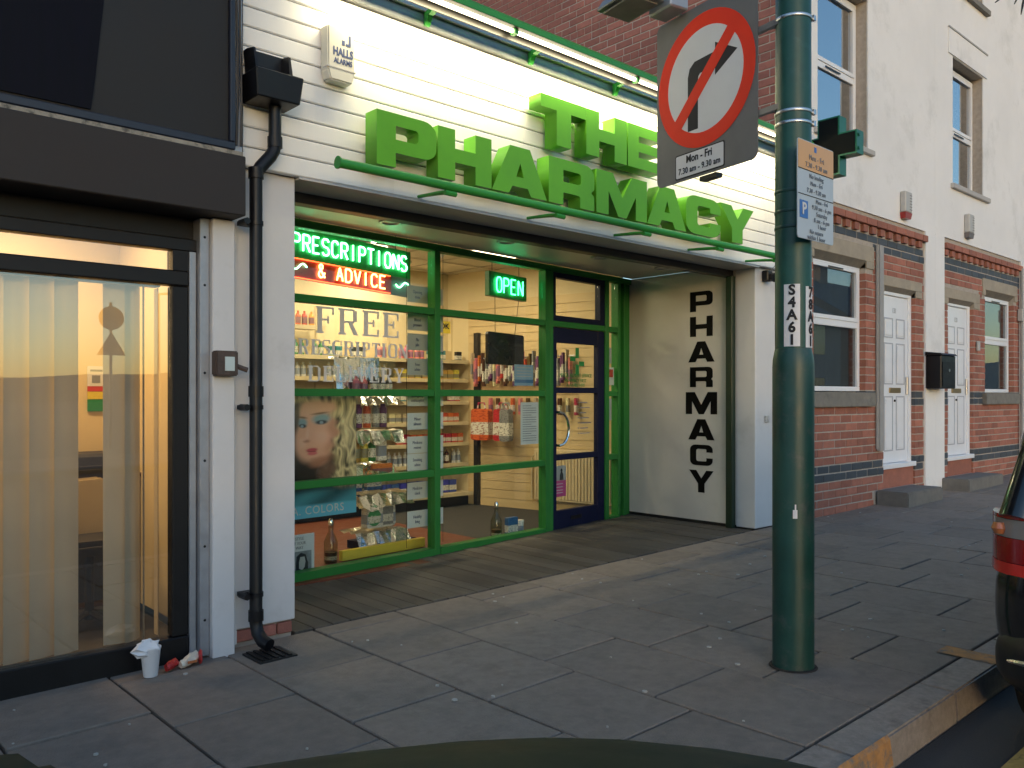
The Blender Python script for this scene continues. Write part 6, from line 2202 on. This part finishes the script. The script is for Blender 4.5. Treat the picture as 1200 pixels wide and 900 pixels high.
def loft(stations, name, material, parent, sub=2):
    n = len(stations[0])
    vs = [p for st in stations for p in st]
    fs = []
    for i in range(len(stations) - 1):
        for k in range(n):
            l = (k + 1) % n
            fs.append((i * n + k, i * n + l, (i + 1) * n + l, (i + 1) * n + k))
    fs.append(tuple(range(n)))
    fs.append(tuple((len(stations) - 1) * n + k for k in range(n)))
    o = MB().add(vs, fs).build(name, material, parent, smooth=False)
    md = o.modifiers.new('smooth', 'SUBSURF')
    md.levels = md.render_levels = sub
    for p in o.data.polygons:
        p.use_smooth = True
    return o


def wheel(parent, x, y, z, r, side):
    w = MB().tube([(x, y - .1, z), (x, y - .085, z), (x, y + .085, z), (x, y + .1, z)], [r * .9, r, r, r * .9], 28).build('wheel', 'tyre', parent, smooth=True)
    yo = y + side * .1
    MB().tube([(x, yo - side * .02, z), (x, yo + side * .004, z)], [r * .66, r * .62], 24).build('rim', 'steel', w, smooth=True)
    for k in range(5):
        a = 2 * math.pi * k / 5
        MB().tube([(x, yo + side * .006, z), (x + r * .58 * math.cos(a), yo + side * .006, z + r * .58 * math.sin(a))], .028, 6).build('spoke', 'sign_back', w)


# black car parked ahead at the kerb
bc = thing('parked_car', (5.6, .30, slope(5.6) - .12), 'black hatchback parked at the kerb with its rear lamp showing', 'car')
Yc, zr = .30, slope(4.5) - .12


def cat(ctrl, n):
    """Catmull-Rom through control tuples"""
    out = []
    for i in range(len(ctrl) - 1):
        p0, p1, p2, p3 = ctrl[max(i - 1, 0)], ctrl[i], ctrl[i + 1], ctrl[min(i + 2, len(ctrl) - 1)]
        for k in range(n):
            t = k / n
            out.append(tuple(.5 * ((2 * b) + (c_ - a) * t + (2 * a - 5 * b + 4 * c_ - d) * t * t + (-a + 3 * b - 3 * c_ + d) * t ** 3) for a, b, c_, d in zip(p0, p1, p2, p3)))
    out.append(ctrl[-1])
    return out


def shell(name, material, parent, ctrl, n=4, ex=3.6, lean=.10, q=40):
    """body from stations (x, half width, bottom, top): super-elliptic sections leaning in towards the top"""
    st = cat(ctrl, n)
    vs, fs = [], []
    for (x, w, z0, z1) in st:
        for k in range(q):
            a = 2 * math.pi * k / q
            ca_, sa_ = math.cos(a), math.sin(a)
            r_ = (abs(ca_) ** ex + abs(sa_) ** ex) ** (-1 / ex)
            u_, v_ = r_ * ca_, r_ * sa_
            vs.append((x, Yc + w * u_ * (1 - lean * max(v_, 0) ** 2 - .04 * max(-v_, 0) ** 2), (z0 + z1) / 2 + (z1 - z0) / 2 * v_))
    for i in range(len(st) - 1):
        for k in range(q):
            l = (k + 1) % q
            fs.append((i * q + k, i * q + l, (i + 1) * q + l, (i + 1) * q + k))
    fs += [tuple(range(q)), tuple((len(st) - 1) * q + k for k in range(q))]
    return MB().add(vs, fs).build(name, material, parent, smooth=True)


RX = 3.43
shell('body', 'car_black', bc, [(RX, .60, zr + .36, zr + .90), (RX + .03, .72, zr + .30, zr + .96), (RX + .09, .80, zr + .25, zr + .99), (RX + .20, .855, zr + .22, zr + 1.0), (RX + .6, .872, zr + .20, zr + 1.0), (5.3, .875, zr + .19, zr + .98), (6.4, .87, zr + .20, zr + .94),
      (7.1, .84, zr + .22, zr + .84), (7.4, .76, zr + .24, zr + .72), (7.52, .62, zr + .28, zr + .60)])
shell('cabin', 'car_glass', bc, [(RX + .13, .74, zr + .90, zr + 1.34), (RX + .22, .78, zr + .90, zr + 1.45), (RX + .45, .80, zr + .90, zr + 1.52), (4.8, .81, zr + .90, zr + 1.55), (5.6, .80, zr + .90, zr + 1.50), (6.1, .78, zr + .90, zr + 1.25), (6.5, .76, zr + .88, zr + .96)], lean=.24, ex=4)
shell('roof', 'car_black', bc, [(RX + .20, .56, zr + 1.46, zr + 1.49), (RX + .45, .62, zr + 1.515, zr + 1.545), (4.8, .63, zr + 1.545, zr + 1.575), (5.6, .61, zr + 1.495, zr + 1.52)], lean=.05)
shell('rear_bumper', 'plastic_black', bc, [(RX - .03, .56, zr + .30, zr + .54), (RX - .012, .68, zr + .27, zr + .56), (RX + .04, .765, zr + .24, zr + .57), (RX + .14, .84, zr + .22, zr + .57), (RX + .34, .875, zr + .22, zr + .56)], lean=.03)
for sd in (1, -1):
    for x in (4.18, 6.68):
        wheel(bc, x, Yc + sd * .785, slope(x) - .125 + .31, .31, sd)
    # D pillar between the side and rear glass
    MB().tube([(RX + .06, Yc + sd * .735, zr + .93), (RX + .13, Yc + sd * .70, zr + 1.15), (RX + .25, Yc + sd * .60, zr + 1.46)], [.07, .06, .05], 10).build('rear_pillar', 'car_black', bc, smooth=True)

    def lamp_piece(z0, z1, ma, name, parent, pr=.0, lo=None, hi=None):
        m = MB()
        out = [(RX - .004, .58), (RX + .012, .69), (RX + .042, .765), (RX + .085, .812), (RX + .15, .848), (RX + .24, .872)]
        vs, fs = [], []
        for (x, y) in out:
            for z in (z0, z1):
                vs.append((x - pr, Yc + sd * (y + pr + .004), z))
            for z in (z0, z1):
                vs.append((x + .05, Yc + sd * (y - .06), z))
        for i in range(len(out) - 1):
            b, e = 4 * i, 4 * i + 4
            fs += [(b, e, e + 1, b + 1), (b + 2, b + 3, e + 3, e + 2), (b + 1, e + 1, e + 3, b + 3), (b, b + 2, e + 2, e)]
        n_ = 4 * (len(out) - 1)
        fs += [(0, 1, 3, 2), (n_, n_ + 2, n_ + 3, n_ + 1)]
        return m.add(vs, fs).build(name, ma, parent, smooth=True)
    lp = lamp_piece(zr + .770, zr + .860, 'lamp_red', 'rear_lamp', bc)
    lamp_piece(zr + .725, zr + .768, 'lamp_bright_red', 'reflector', lp, .002)
    lamp_piece(zr + .862, zr + .930, 'lamp_clear', 'indicator_lens', lp)
    lamp_piece(zr + .932, zr + .945, 'lamp_red', 'top_lens', lp)
    MB().lathe([(.020, 0), (.030, .02), (.022, .042), (.001, .043)], (RX + .065, Yc + sd * .800, zr + .872), 12).build('indicator_bulb', 'lamp_amber', lp, smooth=True)
    MB().tube([(RX - .03, Yc + sd * .50, zr + .42), (RX - .015, Yc + sd * .68, zr + .42), (RX + .04, Yc + sd * .765, zr + .405)], [.012, .012, .006], 6).build('bumper_strip', 'steel', bc, smooth=True)
MB().box(RX - .075, RX - .055, Yc - .26, Yc + .26, zr + .40, zr + .51).build('number_plate', 'yellow_print', bc)

# dark green open car that the picture is taken from: bonnet, wings, mirror
gc = thing('green_car', (-.6, .28, slope(-.6) - .12), 'dark green car bonnet rounding off along the bottom edge', 'car')
Yc, zr = .28, slope(0) - .125
nl, na = 14, 72
vs, fs = [], []
XC, LF, LB, WH, ZB, HB, PW = -.8, 2.12, 2.0, .97, .53, .455, 2.8
levels = [(0.0, None)] + [((k / nl) ** .7, None) for k in range(1, nl)] + [(.995, None), (1.0, .40), (.985, .15), (.95, zr + .20)]
for (rr, zf) in levels:
    for k in range(na):
        a = 2 * math.pi * k / na
        ca_, sa_ = math.cos(a), math.sin(a)
        q = (abs(ca_) ** PW + abs(sa_) ** PW) ** (-1 / PW)
        x_ = XC + (LF if ca_ > 0 else LB) * q * ca_ * rr
        y_ = Yc + .02 + WH * q * sa_ * rr
        z_ = zf if zf is not None else ZB + HB * (1 - rr ** PW) ** .4
        vs.append((x_, y_, z_))
m_ = len(levels)
for i in range(m_ - 1):
    for k in range(na):
        l = (k + 1) % na
        fs.append((i * na + k, i * na + l, (i + 1) * na + l, (i + 1) * na + k))
o = MB().add(vs[na - 1:na] * 0 + vs, fs).build('body', 'car_green', gc, smooth=True)
for sd in (1, -1):
    for x in (.55, -1.95):
        wheel(gc, x, Yc + sd * .74, slope(x) - .125 + .30, .30, sd)
    MB().lathe([(.001, -.03), (.08, -.02), (.10, 0), (.08, .03), (.001, .04)], (1.02, Yc + sd * .58, zr + .66), 16).build('headlamp', 'lamp_clear', gc, smooth=True)
MB().box(1.27, 1.315, Yc - .30, Yc + .30, zr + .36, zr + .50).build('grille', 'plastic_black', gc, bevel=.01)
MB().box(-1.55, -.15, Yc - .66, Yc + .66, zr + 1.04, zr + 1.085).build('cockpit_cover', 'leatherette', gc, bevel=.02)
MB().tube([(-.02, Yc - .70, zr + 1.05), (.0, Yc, zr + 1.085), (-.02, Yc + .70, zr + 1.05)], .025, 8).build('scuttle', 'plastic_black', gc, smooth=True)
for sd in (1, -1):
    mr_ = MB()
    cx_, cy_, cz_ = .30, Yc + sd * 1.06, zr + .905
    mr_.hexa([(cx_ - .09, cy_ - .11, cz_ - .07), (cx_ + .09, cy_ - .11, cz_ - .05), (cx_ + .06, cy_ + .10, cz_ - .05), (cx_ - .09, cy_ + .11, cz_ - .07)], [(cx_ - .085, cy_ - .10, cz_ + .05), (cx_ + .04, cy_ - .09, cz_ + .035), (cx_ + .02, cy_ + .07, cz_ + .03), (cx_ - .085, cy_ + .09, cz_ + .045)])
    q = mr_.build('door_mirror', 'car_green', gc, bevel=.03, segs=3, smooth=True)
    MB().tube([(cx_ - .02, Yc + sd * .80, zr + .86), (cx_, cy_ - sd * .08, cz_ - .02)], .025, 8).build('mirror_arm', 'plastic_black', q)

# ------------------------------------------------------------------ across the road, mirrored in the windows
t = thing('road_sign', (7.3, -15.6, 0), 'round and triangular road signs on a grey post across the road', 'sign')
MB().tube([(7.3, -15.6, -.1), (7.3, -15.6, 3.85)], .04, 10).build('post', 'sign_back', t)
MB().tube([(7.3, -15.56, 3.42), (7.3, -15.54, 3.42)], .32, 28).build('disc', 'sign_back', t)
MB().prism([(6.93, 2.42), (7.67, 2.42), (7.3, 3.06)], lambda x, z: (x, -15.56, z), lambda x, z: (x, -15.54, z)).build('triangle', 'sign_back', t)
for (lx, ly, hh, lab) in ((14.6, -32.5, 6.2, 'tall street lamp far across the road'), (20.5, -34, 6.0, 'second tall street lamp beyond the road signs')):
    t = thing('street_lamp', (lx, ly, 0), lab, 'lamp post')
    MB().tube([(lx, ly, -.2), (lx, ly, hh)], [.08, .05], 10).build('shaft', 'sign_back', t)
    MB().tube([(lx, ly, hh), (lx + .9, ly, hh + .1)], [.05, .09], 8).build('lantern', 'sign_back', t)
for (hx, hy, w_, d_, e_, r_, lab) in ((31, -13, 9, 8, 4.6, 7.0, 'brick house with gabled slate roof across the road'), (43, -14, 9, 8, 5.0, 7.6, 'taller brick house further along the far side'), (-22, -16, 14, 8, 5.2, 7.6, 'long brick house across the road behind the dark shop')):
    t = thing('brick_house', (hx, hy, 0), lab, 'house')
    MB().box(hx - w_ / 2, hx + w_ / 2, hy - d_ / 2, hy + d_ / 2, -.3, e_).build('wall', 'far_wall', t)
    MB().prism([(hy - d_ / 2 - .2, e_), (hy + d_ / 2 + .2, e_), (hy, r_)], lambda y, z: (hx - w_ / 2 - .1, y, z + .002), lambda y, z: (hx + w_ / 2 + .1, y, z + .002)).build('roof', 'roof_slate', t)
    MB().box(hx - .4, hx + .4, hy - .35, hy + .35, r_ - .6, r_ + .9).build('chimney', 'far_wall', t)
    for k in (-1, 1):
        for z in (.9, 3.1):
            MB().box(hx + k * w_ * .28 - .5, hx + k * w_ * .28 + .5, hy + d_ / 2 + .002, hy + d_ / 2 + .03, z, z + 1.2).build('window', 'car_glass', t)
